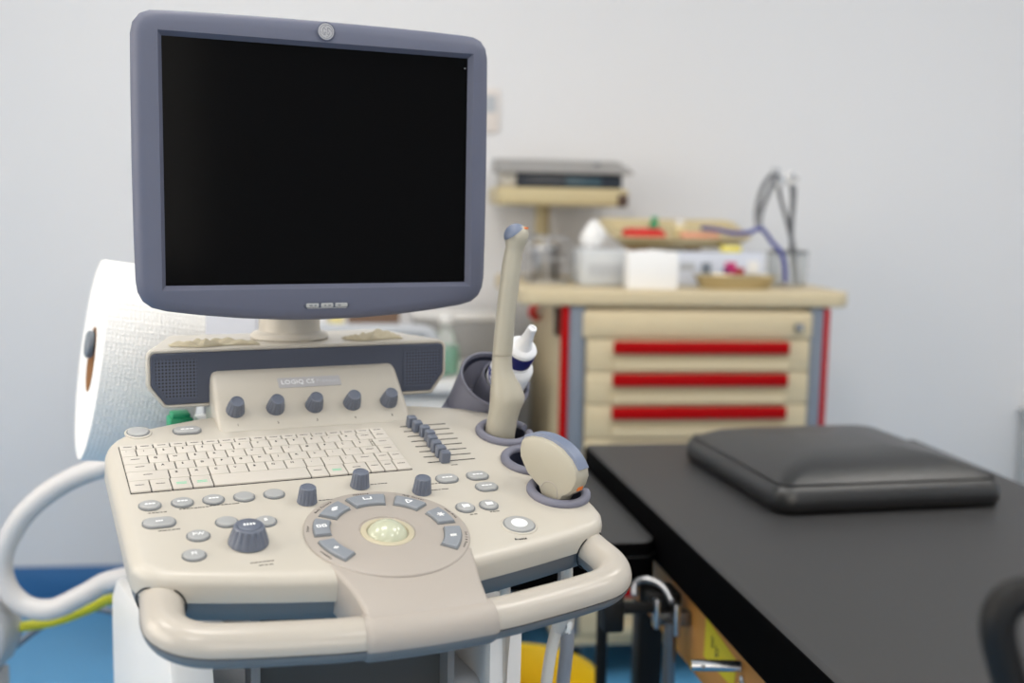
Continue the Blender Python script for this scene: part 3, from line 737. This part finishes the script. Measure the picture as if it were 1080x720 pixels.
# probe cables hanging below the holders
def cable(name, pts, r, m, label, cat='cable', group=None, extra=None, mtx=None, n=8):
    b = MB(); b.tube(spline(pts, n), r, m, 12, up=None); o = b.build(name, None, mtx); return tag(o, label, cat, group)
cable('probe_cable', [(.060, 1.13, .84), (.062, 1.155, .80), (.054, 1.15, .76), (.044, 1.15, .70), (.036, 1.16, .55), (.05, 1.2, .3), (.10, 1.26, .05), (.16, 1.30, .012), (.22, 1.38, .010)], .0062, CABW, 'ivory probe cable hanging below the right end of the handle')
cable('probe_cable', [(.062, 1.185, .83), (.062, 1.185, .78), (.066, 1.180, .73), (.062, 1.180, .66), (.064, 1.185, .50), (.085, 1.19, .3), (.15, 1.19, .04), (.2, 1.18, .012), (.28, 1.18, .012)], .0075, CABG, 'grey probe cable hanging behind the ivory cable')
b = MB(); b.lathe([(.009, -.02), (.012, -.012), (.0125, .01), (.0105, .024), (.0100, .03)], CLEARG, 20, cap0=False, cap1=False); b.box((-.002, -.007, .008), (.006, .003, .018), REDP, .001); 
tag(b.build('cable_clip', None, T((.059, 1.140, .775))), 'clear clip with a red mark around the hanging probe cables', 'clip')

# ================================================================== BED
bed = thing('examination_bed', 'long black padded examination bed with plywood side rail', 'bed', BM @ T((.814, 1.07, 0)))
BO = Mx.Translation((-.814, -1.07, 0))
b = MB(); b.prism(rrect(.480, .08, 1.148, 2.040, .012, 4), .672, .750, BVINYL, -.010, mtx=BO, seg=4); cu = b.build('mattress', bed); sides(cu, BSIDE)
b = MB(); b.box((.511, 1.05, .612), (.018, 1.92, .104), WOOD, .001, mtx=BO); o = b.build('side_rail', bed); o['label'] = 'orange plywood side rail'
b = MB(); b.box((1.117, 1.05, .612), (.018, 1.92, .104), WOOD, .001, mtx=BO); b.build('side_rail', bed)
b = MB(); b.box((.814, 1.05, .66), (.59, 1.92, .02), BRUB, mtx=BO); b.build('deck', bed)
for x in (.56, 1.07):
    for y in (.25, 1.85):
        b = MB(); b.box((x, y, .325), (.045, .045, .65), BRUB, .004, mtx=BO); b.build('leg', bed)
b = MB(); sm_ = [(1.392, .655), (1.395, .600), (1.285, .604), (1.275, .642)]
b.rings([[(x, y, z) for y, z in sm_] for x in (.5018, .5010)], STICK, mtx=BO)
for y, z, w, h_ in ((1.366, .632, .0015, .016), (1.360, .632, .0015, .014), (1.350, .625, .0015, .018), (1.344, .630, .006, .0015), (1.345, .622, .006, .0015), (1.341, .626, .0015, .010), (1.325, .618, .002, .008)): b.box((.5008, y, z), (.0006, w, h_), INK, mtx=BO)
o = b.build('sticker', bed); o['label'] = 'yellow sticker with dark scribbles'
b = MB(); b.tube([(.4985, 1.258, .6440), (.47, 1.263, .6440), (.440, 1.268, .6440)], .0070, CHROME, 18, mtx=BO, up=None)
b.lathe([(.0016, 0), (.0026, .001), (.0014, .002)], STEEL, 12, mtx=BO @ axis_mtx((.452, 1.259, .6455), (-.1, -.9, .2))); b.build('latch_pin', bed)
b = MB(); b.lathe([(.008, 0), (.008, .002), (.004, .004), (.002, .004)], CHROME, 20, mtx=BO @ axis_mtx((.5018, 1.255, .625), (-1, 0, 0))); b.build('bolt', bed)
b = MB(); b.tube([(.473, 1.455, .625), (.473, 1.455, .40)], .0085, DSTEEL, 18, mtx=BO, up=None); b.build('stirrup_post', bed)
b = MB(); b.box((.4560, 1.470, .634), (.008, .020, .042), STEEL, .003, mtx=BO); b.box((.4800, 1.455, .630), (.010, .020, .046), STEEL, .003, mtx=BO); b.box((.468, 1.47, .626), (.03, .012, .018), DSTEEL, .002, mtx=BO); b.box((.491, 1.46, .630), (.02, .02, .02), DSTEEL, .002, mtx=BO)
b.tube(spline([(.474, 1.455, .655), (.468, 1.48, .668), (.450, 1.500, .672), (.436, 1.508, .664), (.432, 1.500, .650)], 6), .0055, STEEL, 12, mtx=BO, up=None); b.build('rail_clamp', bed)
b = MB(); b.box((.425, 1.478, .640), (.075, .016, .014), BRUB, .003, mtx=BO); b.box((.395, 1.478, .632), (.030, .030, .046), BRUB, .005, mtx=BO); b.box((.470, 1.500, .645), (.05, .05, .03), BRUB, .005, mtx=BO); b.build('clamp_arm', bed)

# leather pillow
px0, py0, px1, py1 = -.1875, -.1925, .1875, .1925
t = thing('leather_pillow', 'flat square black leather pillow with stitched edge lying on the bed', 'pillow', BM @ T((.829, 1.727, .7502)) @ Rt(.055))
po = rrect(px0, py0, px1, py1, .035, 6)
def prn(po): # slightly bowed sides
    o = []
    for x, y in po:
        o.append((x*(1-.025*(y/.19)**2*0)+.004*(abs(y)/.19)**2*(1 if x > 0 else -1), y+.004*(abs(x)/.19)**2*(1 if y > 0 else -1)))
    return o
po = prn(po); rg = []
for i, z in ((.012, 0), (.004, .003), (.0005, .011), (0, .020), (.0015, .031), (.006, .0390), (.010, .0425), (.012, .0420), (.016, .0450), (.04, .0590), (.08, .0690), (.13, .0735)): rg.append([(x, y, z) for x, y in inset(po, i)] if i < .03 else [(x*(1-i/.19), y*(1-i/.195), z) for x, y in po])
b = MB(); b.rings(rg, BLEATH)
b.build('cushion', t, ang=80)
b = MB(); b.tube([(x, y, .0432) for x, y in inset(po, .0105)], .0013, BRUB, 6, closed=True, up=None); b.build('piping', t)

# black side pad on its column, between console and bed
t = thing('side_pad', 'black rounded arm pad on a black column between console and bed', 'arm pad', BM @ T((.36, 1.78, 0)))
b = MB(); b.prism(rrect(-.13, -.245, .117, .235, .028, 6), .648, .716, BVINYL, -.006, seg=4); sides(b.build('pad', t), BSIDE)
b = MB(); b.tube([(x, y, .6935) for x, y in inset(rrect(-.13, -.245, .117, .235, .028, 6), -.0008)], .0012, BRUB, 6, closed=True, up=None); b.build('welt', t)
b = MB(); b.lathe([(.075, .002), (.075, .012), (.03, .03), (.009, .05), (.009, .62), (.05, .63), (.05, .647)], BRUB, 28, mtx=T((.070, -.115, 0))); b.build('column', t)
b = MB(); b.box((.04, -.165, .625), (.05, .05, .046), BRUB, .006); b.box((.065, -.19, .612), (.03, .03, .04), BRUB, .006); b.box((.005, -.17, .615), (.03, .012, .01), ORANGE, .002, mtx=None); b.tube([(.02, -.19, .64), (.0, -.20, .60), (-.01, -.20, .40)], .0055, BRUB, 10, up=None); b.build('lever', t)

# black leg support close to the camera on the right
t = thing('leg_support', 'black looped leg support on a pole at the bed side, nearest the camera', 'leg support', T((.306, .565, -.008)))
b = MB(); lp = [(-.022, 0, .985), (-.042, 0, .995), (-.050, 0, 1.010), (-.045, 0, 1.020), (-.032, 0, 1.026), (-.010, .004, 1.022), (.006, .006, 1.008), (.008, .006, .985), (.0, .004, .95), (-.016, .0, .955)]
lp = [(-.030, 0, .930), (-.043, 0, .962), (-.0525, 0, .992), (-.049, 0, 1.0075), (-.036, 0, 1.0130), (-.018, .002, 1.009), (-.004, .004, .995), (.004, .004, .96), (.0, .004, .93)]
b.tube(spline(lp, 6), .0092, BRUB, 14, up=None); b.build('loop', t)
b = MB(); b.box((-.014, .003, .918), (.05, .028, .04), BRUB, .006); b.tube([(-.014, .003, .90), (-.014, .003, .012)], .011, STEEL, 16, up=None); b.lathe([(.07, .0), (.07, .012), (.02, .02)], BRUB, 24, mtx=T((-.014, .003, 0))); b.build('pole', t)

# ================================================================== DRAWER CART
cart = thing('drawer_cart', 'cream medical drawer cart with red handle strips and blue corner posts', 'cart', CM)
b = MB(); b.prism(rrect(-.101, -.005, .721, .600, .045, 6), .953, .990, CARTM, -.006); b.build('worktop', cart)
b = MB(); b.box((.333, .31, .54), (.646, .55, .82), CARTM, .004); b.build('body', cart)
for x, w in ((.0375, .041), (.6375, .036)):
    b = MB(); b.box((x, .018, .54), (w, .030, .822), CARTB, .006); b.build('corner_post', cart)
for x in (.0085, .6605):
    b = MB(); b.box((x, .018, .54), (.017, .034, .822), CRED, .005); b.build('red_edge_trim', cart)
b = MB(); b.box((.336, .010, .907), (.574, .028, .070), CARTM, .010, 3); b.box((.336, -.004, .904), (.53, .004, .044), CARTM, .0015); b.build('top_rail', cart)
b = MB(); b.box((.585, -.008, .905), (.022, .010, .020), DSTEEL, .003); b.lathe([(.007, 0), (.007, .004), (.002, .004)], CHROME, 16, mtx=axis_mtx((.585, -.013, .905), (0, -1, 0))); b.build('lock', cart)
for z1, z0 in ((.872, .795), (.793, .714), (.712, .631), (.629, .48), (.478, .30), (.298, .135)):
    b = MB(); b.box((.339, .012, (z0+z1)/2), (.558, .028, z1-z0), CARTM, .003)
    b.box((.343, -.003, z1-.042), (.445, .004, .014), mat('drawer_groove', (182, 168, 137), .6)); b.prism([(-.218, -.010), (.218, -.010), (.218, .0), (-.218, .0)], 0, .024, CARTM, mtx=T((.343, -.002, z0+.004)))
    d_ = b.build('drawer', cart)
    b = MB(); b.box((.343, -.010, z1-(.018 if z1 > .7 else .05)), (.437, .018, .030), CRED, .004); h_ = b.build('handle_strip', d_); h_['label'] = 'red handle strip'
b = MB(); b.box((.333, .30, .118), (.66, .58, .034), CARTM, .008); b.build('plinth', cart)
for x in (.06, .60):
    for y in (.07, .54):
        b = MB(); b.lathe([(.025, -.013), (.043, -.012), (.046, 0), (.043, .012), (.025, .013)], BRUB, 24, mtx=T((x, y, .046)) @ Rt(pi/2, 'Y')); b.box((x, y, .085), (.04, .05, .032), DSTEEL, .005); b.build('caster', cart)
b = MB(); b.box((.003, .10, .905), (.012, .03, .07), BROWN, .003); b.build('side_bracket', cart)
b = MB(); b.tube(spline([(.004, .36, .935), (-.012, .38, .915), (-.016, .40, .895), (.002, .42, .88)], 5), .011, REDP, 12, up=None); o = b.build('side_strap', cart); o['label'] = 'red strap on the cart side'

def on_cart(x, y, z=.9902, rz=0.): return CM @ T((x, y, z)) @ Rt(rz)
# shelf on a post behind the worktop
t = thing('post_shelf', 'tan shelf on a single post rising behind the cart worktop', 'shelf', CM @ T((.075, .655, 0)))
b = MB(); b.lathe([(.024, .03), (.024, .98), (.027, .99), (.027, 1.06), (.022, 1.07), (.021, 1.187)], TAN, 24, mtx=T((-.03, -.01, 0))); b.lathe([(.06, .002), (.06, .02), (.024, .03)], TAN, 24, mtx=T((-.03, -.01, 0))); b.build('post', t)
b = MB(); b.prism(rrect(-.185, -.20, .185, .045, .02, 4), 1.186, 1.236, TAN, -.010); b.box((.165, -.19, 1.205), (.03, .03, .034), BROWN, .006); b.build('shelf_board', t)
t = thing('tabletop_device', 'flat grey device with dark glass front standing on the post shelf', 'device', CM @ T((.075, .57, 1.2362)))
b = MB(); b.box((.02, 0, .020), (.30, .16, .038), mat('dark_glass', (38, 46, 58), .25), .003); b.box((.06, -.081, .019), (.10, .003, .026), mat('teal_glass', (58, 84, 98), .25), .001); b.build('glass_front', t)
b = MB(); b.box((-.148, 0, .022), (.036, .17, .042), mat('warm_grey', (190, 184, 172), .45), .004); b.build('side_pillar', t)
b = MB(); po = [(-.13, 0.0), (.12, 0.0), (.12, .006), (.10, .036), (-.12, .036), (-.13, .006)]
b.rings([[(x, y, z+.0405) for y, z in [(-.105, 0), (.09, 0), (.09, .038), (-.02, .038), (-.105, .006)]] for x in (-.178, .150)]+[[(.196, -.105, .0405), (.196, .09, .0405), (.170, .09, .0785), (.170, -.02, .0785), (.196, -.105, .0465)]], mat('lid_grey', (150, 148, 146), .45)); b.build('lid', t)
b = MB(); b.lathe([(.003, 0), (.009, .003), (.011, .009), (.009, .015), (.003, .018)], CHROME, 20, mtx=axis_mtx((.10, -.06, .062), (0, -.4, 1))); b.build('glint_knob', t)  # chrome ball added to give a bright glint on the lid

# items on the worktop
t = thing('tissue_box', 'pale grey tissue box with a white tissue sticking out', 'tissue box', on_cart(.130, .21))
b = MB(); b.box((0, 0, .046), (.125, .15, .090), mat('tissue_grey', (196, 200, 204), .55), .006); b.box((0, -.0755, .04), (.09, .001, .03), GPLAST); b.build('carton', t)
b = MB(); rr_ = []
for i in range(9):
    f = i/8; r = .032*(.55+.75*sin(pi*min(f*1.05, 1))**.8)*(1-.45*f) if i < 8 else .006
    rr_.append([(r*.8*(1+.28*sin(5*a+f*3))*cos(a)-.022+.004*f, r*.6*(1+.25*cos(4*a+2*f))*sin(a), .0915+f*.072) for a in [2*pi*j/30 for j in range(30)]])
b.rings(rr_, PAPERW); b.build('tissue', t, ang=70)
b = MB(); b.box((0, 0, .046), (.124, .05, .092), PAPERW, .003); b.box((0, 0, .093), (.06, .03, .003), PAPERW, .001); tag(b.build('white_carton', None, on_cart(.228, .065)), 'plain white carton at the front of the cart worktop', 'box')
b = MB(); b.box((0, 0, .043), (.240, .12, .086), CLEARB, .003)
for x, z, w, h_, mm in ((.03, .042, .03, .04, MAGENTA), (.055, .034, .024, .026, CRED), (.02, .034, .02, .03, BLUEINK), (-.035, .045, .026, .028, CARTB), (.09, .045, .03, .04, WPLAST), (-.085, .05, .04, .02, GPLAST)): b.box((x, -.0605, z), (w, .0012, h_), mm, .0005, mtx=None)
b0 = MB(); b0.box((0, 0, .0565), (.20, .05, .113), CARDB, .003); b0.box((0, -.0255, .08), (.1, .001, .03), PAPERW); tag(b0.build('brown_box', None, on_cart(.345, .40)), 'small brown box propping up the back of the tan tray', 'box')
tag(b.build('glove_carton', None, on_cart(.437, .24)), 'printed carton with magenta and blue patch behind the kidney dish', 'box')
TRM = on_cart(.345, .305, 1.1015) @ Rt(rad(13), 'X')
t = thing('wicker_tray', 'tan open tray holding loose supplies on top of the cartons', 'tray', TRM)
b = MB(); o1 = rrect(-.185, -.10, .185, .10, .03, 5); o2 = rrect(-.150, -.075, .150, .075, .02, 5)
b.rings([[(x, y, 0) for x, y in o2], [(x, y, .028) for x, y in o1], [(x, y, .032) for x, y in inset(o1, -.006)], [(x, y, .034) for x, y in inset(o1, .002)], [(x, y, .006) for x, y in inset(o2, .004)]], TAN); b.build('tray_shell', t)
def put_in(name, mb, x, y, z, label, cat, rz=0., group=None): return tag(mb.build(name, None, TRM @ T((x, y, z)) @ Rt(rz)), label, cat, group)
b = MB(); b.box((0, 0, .012), (.11, .045, .024), REDP, .005); b.box((0, 0, .026), (.09, .03, .004), REDP, .001); put_in('red_pouch', b, -.085, -.02, .0065, 'red flat pouch in the left of the tan tray', 'pouch')
b = MB(); b.box((0, 0, .012), (.10, .04, .024), mat('pink_pack', (226, 150, 120), .5), .004); b.box((0, -.0202, .012), (.07, .0006, .010), WPLAST); put_in('pink_packet', b, .06, -.045, .0065, 'salmon packet at the front of the tan tray', 'packet')
b = MB(); b.lathe([(.012, 0), (.013, .006), (.013, .024), (.007, .029), (.007, .033)], GREENP, 18); b.lathe([(.009, .033), (.009, .042), (.007, .044)], GREENP, 18); put_in('green_bottle', b, -.040, .055, .0065, 'tiny green bottle poking above the tan tray', 'bottle')
b = MB(); b.lathe([(.016, 0), (.018, .004), (.018, .025), (.012, .030), (.012, .033)], mat('ivory_pot', (226, 214, 170), .5), 20); b.lathe([(.0135, .033), (.0135, .040), (.012, .041)], WPLAST, 20); put_in('ivory_pot', b, .022, .025, .0065, 'small ivory pot in the middle of the tan tray', 'pot')
b = MB(); b.box((0, 0, .009), (.055, .022, .018), mat('yellow_pack', (236, 222, 110), .5), .006); b.box((0, 0, .0185), (.03, .014, .002), WPLAST, .0008); tag(b.build('yellow_packet', None, on_cart(.470, .195, 1.0765)), 'small yellow packet on the printed carton below the tan tray', 'packet')
# kidney dish
t = thing('kidney_dish', 'shiny steel kidney dish at the front of the cart worktop', 'dish', on_cart(.455, .105))
def kid(s):
    o = []
    for i in range(48):
        a = 2*pi*i/48; x, y = cos(a)*.108*s, sin(a)*.05*s
        if y > 0: y *= (.35+.65*abs(cos(a))**1.5)
        o.append((x, y))
    return o
b = MB(); mk_ = mat('warm_steel', (205, 194, 165), .22, metal=1.)
b.rings([[(x, y, z) for x, y in kid(s)] for s, z in ((.80, .0), (.84, .002), (.96, .030), (1.02, .033), (1.02, .035), (.95, .034), (.82, .005))], mk_); b.build('dish_shell', t)
# steel rack on the left end
t = thing('wire_rack', 'small steel wire rack on the left end of the cart worktop', 'rack', on_cart(-.004, .30))
for z in (.004, .06, .115):
    b = MB(); b.tube([(x, y, z) for x, y in rrect(-.045, -.08, .055, .08, .012, 4)], .003, STEEL, 8, closed=True, up=None); b.build('wire_loop', t)
for x, y in ((-.045, -.06), (-.045, .06), (.055, -.06), (.055, .06), (0, -.08), (0, .08)):
    b = MB(); b.tube([(x, y, .003), (x, y, .116)], .0028, STEEL, 8, up=None); b.build('wire_upright', t)
t = thing('steel_canister', 'lidded steel canister standing inside the wire rack', 'canister', on_cart(.0, .30))
b = MB(); b.lathe([(.034, .002), (.036, .005), (.036, .082), (.034, .084)], STEEL, 28); b.build('can_body', t)
b = MB(); b.lathe([(.037, .084), (.037, .094), (.03, .098), (.006, .099), (.006, .106), (.003, .108)], CHROME, 28); b.build('can_lid', t)
# glass jar with forceps
t = thing('glass_jar', 'clear glass jar with steel rim at the right end of the worktop', 'jar', on_cart(.645, .25))
b = MB(); b.lathe([(.045, .0), (.052, .004), (.052, .085), (.049, .085), (.049, .006), (.01, .005)], CLEARG, 36); b.build('jar_glass', t)
b = MB(); b.tube([(.052*cos(a), .052*sin(a), .087) for a in [2*pi*i/32 for i in range(32)]], .003, DSTEEL, 8, closed=True, up=None); b.build('jar_rim', t)
def forceps(x, y, rz, lean, label):
    t = thing('forceps', label, 'forceps', on_cart(x, y, .998, rz) @ Rt(lean, 'Y'), 'forceps in the glass jar')
    for s in (-1, 1):
        b = MB(); b.tube(spline([(s*.002, 0, 0), (s*.005, 0, .06), (s*.002, 0, .10), (-s*.006, 0, .16), (-s*.018, 0, .225), (-s*.020, 0, .255)], 5), [.0050]*21+[.0056]*5, DSTEEL, 10, up=None)
        b.tube([(-s*.020+.011*cos(a), 0, .270+.014*sin(a)) for a in [2*pi*i/20 for i in range(20)]], .0035, CHROME, 8, closed=True, up=None); b.build('forceps_arm', t)
forceps(.668, .240, .25, -.19, 'upright steel forceps leaning left in the glass jar')
forceps(.676, .258, -.35, -.15, 'upright steel forceps leaning far left across the glass jar')
# stethoscope: blue tubing and chrome ear tubes
t = thing('stethoscope', 'blue-tubed stethoscope draped from the tray over the glass jar', 'stethoscope', on_cart(0, 0, 0))
b = MB(); b.tube(spline([(.412, .262, 1.137), (.440, .222, 1.134), (.475, .186, 1.126), (.512, .168, 1.130), (.535, .170, 1.141), (.555, .174, 1.128), (.575, .180, 1.105), (.600, .178, 1.078), (.612, .178, 1.04), (.617, .18, .9975)], 6), .0058, BLUEC, 12, up=None); b.build('tubing', t)
for s in (-1, 1):
    b = MB(); b.tube(spline([(.535+s*.003, .172, 1.143), (.537+s*.006, .184, 1.18), (.552+s*.011, .184, 1.235), (.568+s*.010, .182, 1.268), (.575+s*.006, .178, 1.280)], 6), .0064, DSTEEL, 10, up=None)
    b.lathe([(.003, 0), (.006, .004), (.005, .010), (.002, .012)], GPLAST, 14, mtx=T((.575+s*.006, .178, 1.284))); b.build('ear_tube', t)
b = MB(); b.lathe([(.012, 0), (.019, .003), (.019, .008), (.01, .013), (.004, .016)], CHROME, 28, mtx=T((.617, .18, .9904))); b.build('chest_piece', t)

# ================================================================== COUNTER BEHIND THE MACHINE
t = thing('side_counter', 'low white counter cabinet against the wall behind the ultrasound machine', 'counter', CM @ T((-.56, .43, 0)))
b = MB(); b.box((0, 0, .735), (.98, .60, .030), WPLAST, .004); b.build('counter_top', t)
b = MB(); b.box((0, .02, .40), (.94, .54, .64), GPLAST, .004); b.build('carcass', t)
for x in (-.23, .23):
    b = MB(); b.box((x, -.257, .42), (.45, .018, .56), WPLAST, .004); d_ = b.build('door', t)
    b = MB(); b.tube([(x-.06, -.272, .62), (x-.06, -.290, .62), (x+.06, -.290, .62), (x+.06, -.272, .62)], .005, STEEL, 10, up=None); b.build('handle', d_)
b = MB(); b.box((0, .04, .04), (.88, .46, .08), BRUB); b.build('plinth', t)
def on_counter(x, y, rz=0.): return CM @ T((x, y, .7503)) @ Rt(rz)
t = thing('storage_box', 'grey storage box with a white lid on the counter near the cart', 'storage box', on_counter(-.21, .60))
b = MB(); b.box((0, 0, .055), (.24, .16, .108), mat('box_grey', (150, 150, 150), .55), .006); b.build('tub', t)
b = MB(); b.box((0, 0, .119), (.25, .17, .020), WPLAST, .006); b.build('lid', t)
t = thing('spray_bottle', 'clear bottle with mint green liquid on the counter behind the speaker bar', 'bottle', on_counter(-.262, .24))
b = MB(); b.lathe([(.030, 0), (.036, .004), (.036, .05), (.030, .085), (.017, .115), (.015, .130), (.015, .135)], CLEARG, 28); b.build('bottle_shell', t)
b = MB(); b.lathe([(.020, .004), (.0345, .006), (.0345, .05), (.030, .072), (.005, .073)], MINT, 28); o = b.build('liquid', t); o['label'] = 'mint green liquid'
b = MB(); b.lathe([(.018, .134), (.018, .155), (.014, .160), (.005, .161)], WPLAST, 24); b.build('bottle_cap', t)
def carton(x, y, w, d_, h_, m, name, label):
    b = MB(); b.box((0, 0, h_/2), (w, d_, h_), m, .004); b.box((0, 0, h_), (w*.96, .004, .001), PAPERW); tag(b.build(name, None, on_counter(x, y)), label, 'box')
carton(-.86, .45, .22, .14, .150, mat('bluish_wrap', (206, 208, 216), .3), 'wrapped_pack', 'bluish white wrapped pack on the counter behind the left speaker')
carton(-.600, .40, .055, .06, .165, PAPERW, 'pill_carton', 'narrow white carton on the counter right of the monitor neck')
carton(-.545, .42, .04, .06, .165, mat('yellow_carton', (226, 214, 150), .5), 'pill_carton', 'narrow pale yellow carton on the counter next to the white one')
carton(-.445, .44, .14, .08, .168, mat('brown_carton', (112, 88, 72), .5), 'brown_carton', 'brown carton on the counter under the monitor right side')

t = thing('instrument_case', 'low white case on the counter under the grey tube', 'case', on_counter(-.475, .15))
b = MB(); b.box((0, 0, .048), (.27, .12, .096), WPLAST, .006); b.build('case_body', t)
b = MB(); b.box((0, 0, .101), (.274, .124, .009), GPLAST, .003); b.build('case_lid', t)
cable('breathing_tube', [(-.62, .16, .8745), (-.55, .15, .8745), (-.45, .15, .8745), (-.35, .15, .8745), (-.318, .149, .870), (-.302, .148, .855), (-.297, .147, .83), (-.297, .147, .775)], .0165, GPLAST, 'thick grey tube lying on the white case behind the speaker bar', 'tube', mtx=CM)

# ================================================================== ODDS AND ENDS
t = thing('waste_bin', 'round yellow waste bin on the floor behind the machine', 'bin', T((.02, 1.895, 0)))
b = MB(); b.lathe([(.105, 0), (.110, .004), (.136, .355), (.146, .366), (.150, .374), (.146, .380), (.138, .378), (.128, .350), (.112, .16), (.02, .155)], YEL, 48); b.build('bin_shell', t)
b = MB(); rr_ = []
for i in range(6):
    f = i/5; rr_.append([((.10*(1-f*.75))*(1+.12*sin(5*a+f*4))*cos(a), (.10*(1-f*.75))*(1+.12*cos(4*a))*sin(a), .165+.12*f**.7) for a in [2*pi*j/28 for j in range(28)]])
b.rings(rr_, REDP); tag(b.build('red_bag', None, T((.02, 1.895, 0))), 'crumpled red bag inside the yellow waste bin', 'bag')
cable('air_hose', [(-.436, 1.476, .672), (-.445, 1.515, .672), (-.50, 1.56, .662), (-.576, 1.6, .639), (-.615, 1.6, .618), (-.665, 1.6, .594), (-.706, 1.6, .600), (-.732, 1.6, .632), (-.733, 1.6, .675), (-.703, 1.6, .732), (-.652, 1.6, .777), (-.590, 1.6, .806), (-.50, 1.57, .83), (-.435, 1.52, .840), (-.408, 1.474, .842)], .0155, HOSEM, 'thick pale grey hose looping out left of the machine', 'hose')
t = thing('power_cord', 'yellow cord with grey plug hanging left of the machine', 'cord')
b = MB(); b.tube(spline([(-.44, 1.52, .615), (-.52, 1.58, .618), (-.590, 1.64, .597), (-.632, 1.645, .577), (-.682, 1.645, .558), (-.735, 1.62, .556), (-.752, 1.60, .556)], 6), .0078, YCORD, 12, up=None); b.build('cord', t)
b = MB(); b.prism([(-.785, .52), (-.752, .502), (-.735, .512), (-.722, .545), (-.722, .572), (-.738, .602), (-.755, .612), (-.785, .60)], -1.635, -1.565, GPLAST, -.008, mtx=Rt(pi/2, 'X')); b.box((-.765, 1.6, .25), (.05, .05, .50), GPLAST, .004); b.lathe([(.08, 0), (.08, .012), (.03, .02)], GPLAST, 28, mtx=T((-.765, 1.6, 0))); b.build('plug_post', t)
cable('data_cable', [(-.80, 1.68, .465), (-.755, 1.68, .505), (-.70, 1.68, .545), (-.64, 1.68, .566), (-.58, 1.68, .556), (-.50, 1.68, .545), (-.44, 1.66, .54)], .0055, GCORD, 'thin grey cable crossing behind the yellow cord')
cable('floor_cable', [(-1.3, 2.35, .012), (-1.15, 2.42, .012), (-1.02, 2.40, .012), (-.90, 2.43, .012), (-.70, 2.36, .012), (-.5, 2.3, .012)], .009, GCORD, 'grey cable lying on the blue floor at the left')
b = MB(); b.box((0, 0, 0), (.09, .008, .125), mat('notice_beige', (222, 214, 208), .6), .001); b.box((0, -.0045, .02), (.07, .001, .05), GPLAST); tag(b.build('wall_notice', None, CM @ T((-.122, YW-.0045, 1.46))), 'small beige notice on the wall beside the monitor right edge', 'notice')
t = thing('grey_cupboard', 'low pale grey cupboard against the wall at the right picture edge', 'cupboard', CM @ T((1.90, .50, 0)))
b = MB(); b.box((0, 0, .275), (.52, .44, .55), mat('cupboard_grey', (208, 212, 214), .5), .004); b.build('carcass', t)
b = MB(); b.box((0, 0, .558), (.54, .46, .016), mat('cupboard_top', (200, 204, 206), .5), .003); b.build('top', t)
b = MB(); b.box((0, -.228, .28), (.48, .014, .48), WPLAST, .003); d_ = b.build('door', t)
b = MB(); b.tube([(-.2, -.236, .36), (-.2, -.25, .36), (-.2, -.25, .26), (-.2, -.236, .26)], .004, STEEL, 8, up=None); b.build('handle', d_)

# ================================================================== WORLD, CAMERA
w = bpy.data.worlds.new('World'); SC.world = w; w.use_nodes = True
w.node_tree.nodes['Background'].inputs[0].default_value = (.9, .95, 1., 1); w.node_tree.nodes['Background'].inputs[1].default_value = .3
cd = bpy.data.cameras.new('Camera'); cam = bpy.data.objects.new('Camera', cd); COL.objects.link(cam)
cd.sensor_width = 36; cd.lens = 40; cd.clip_start = .02
pch, rol = .1236, -.0194
RC_ = Rt(-pch, 'X') @ Rt(rol, 'Y')
cam.matrix_world = T((0, 0, CAMH)) @ RC_ @ Rt(pi/2, 'X')
cd.dof.use_dof = True; cd.dof.focus_distance = 1.06; cd.dof.aperture_fstop = 3.2
SC.camera = cam
vs = SC.view_settings; vs.view_transform = 'Standard'; vs.look = 'None'; vs.gamma = 1; vs.use_curve_mapping = False; vs.exposure = 0.
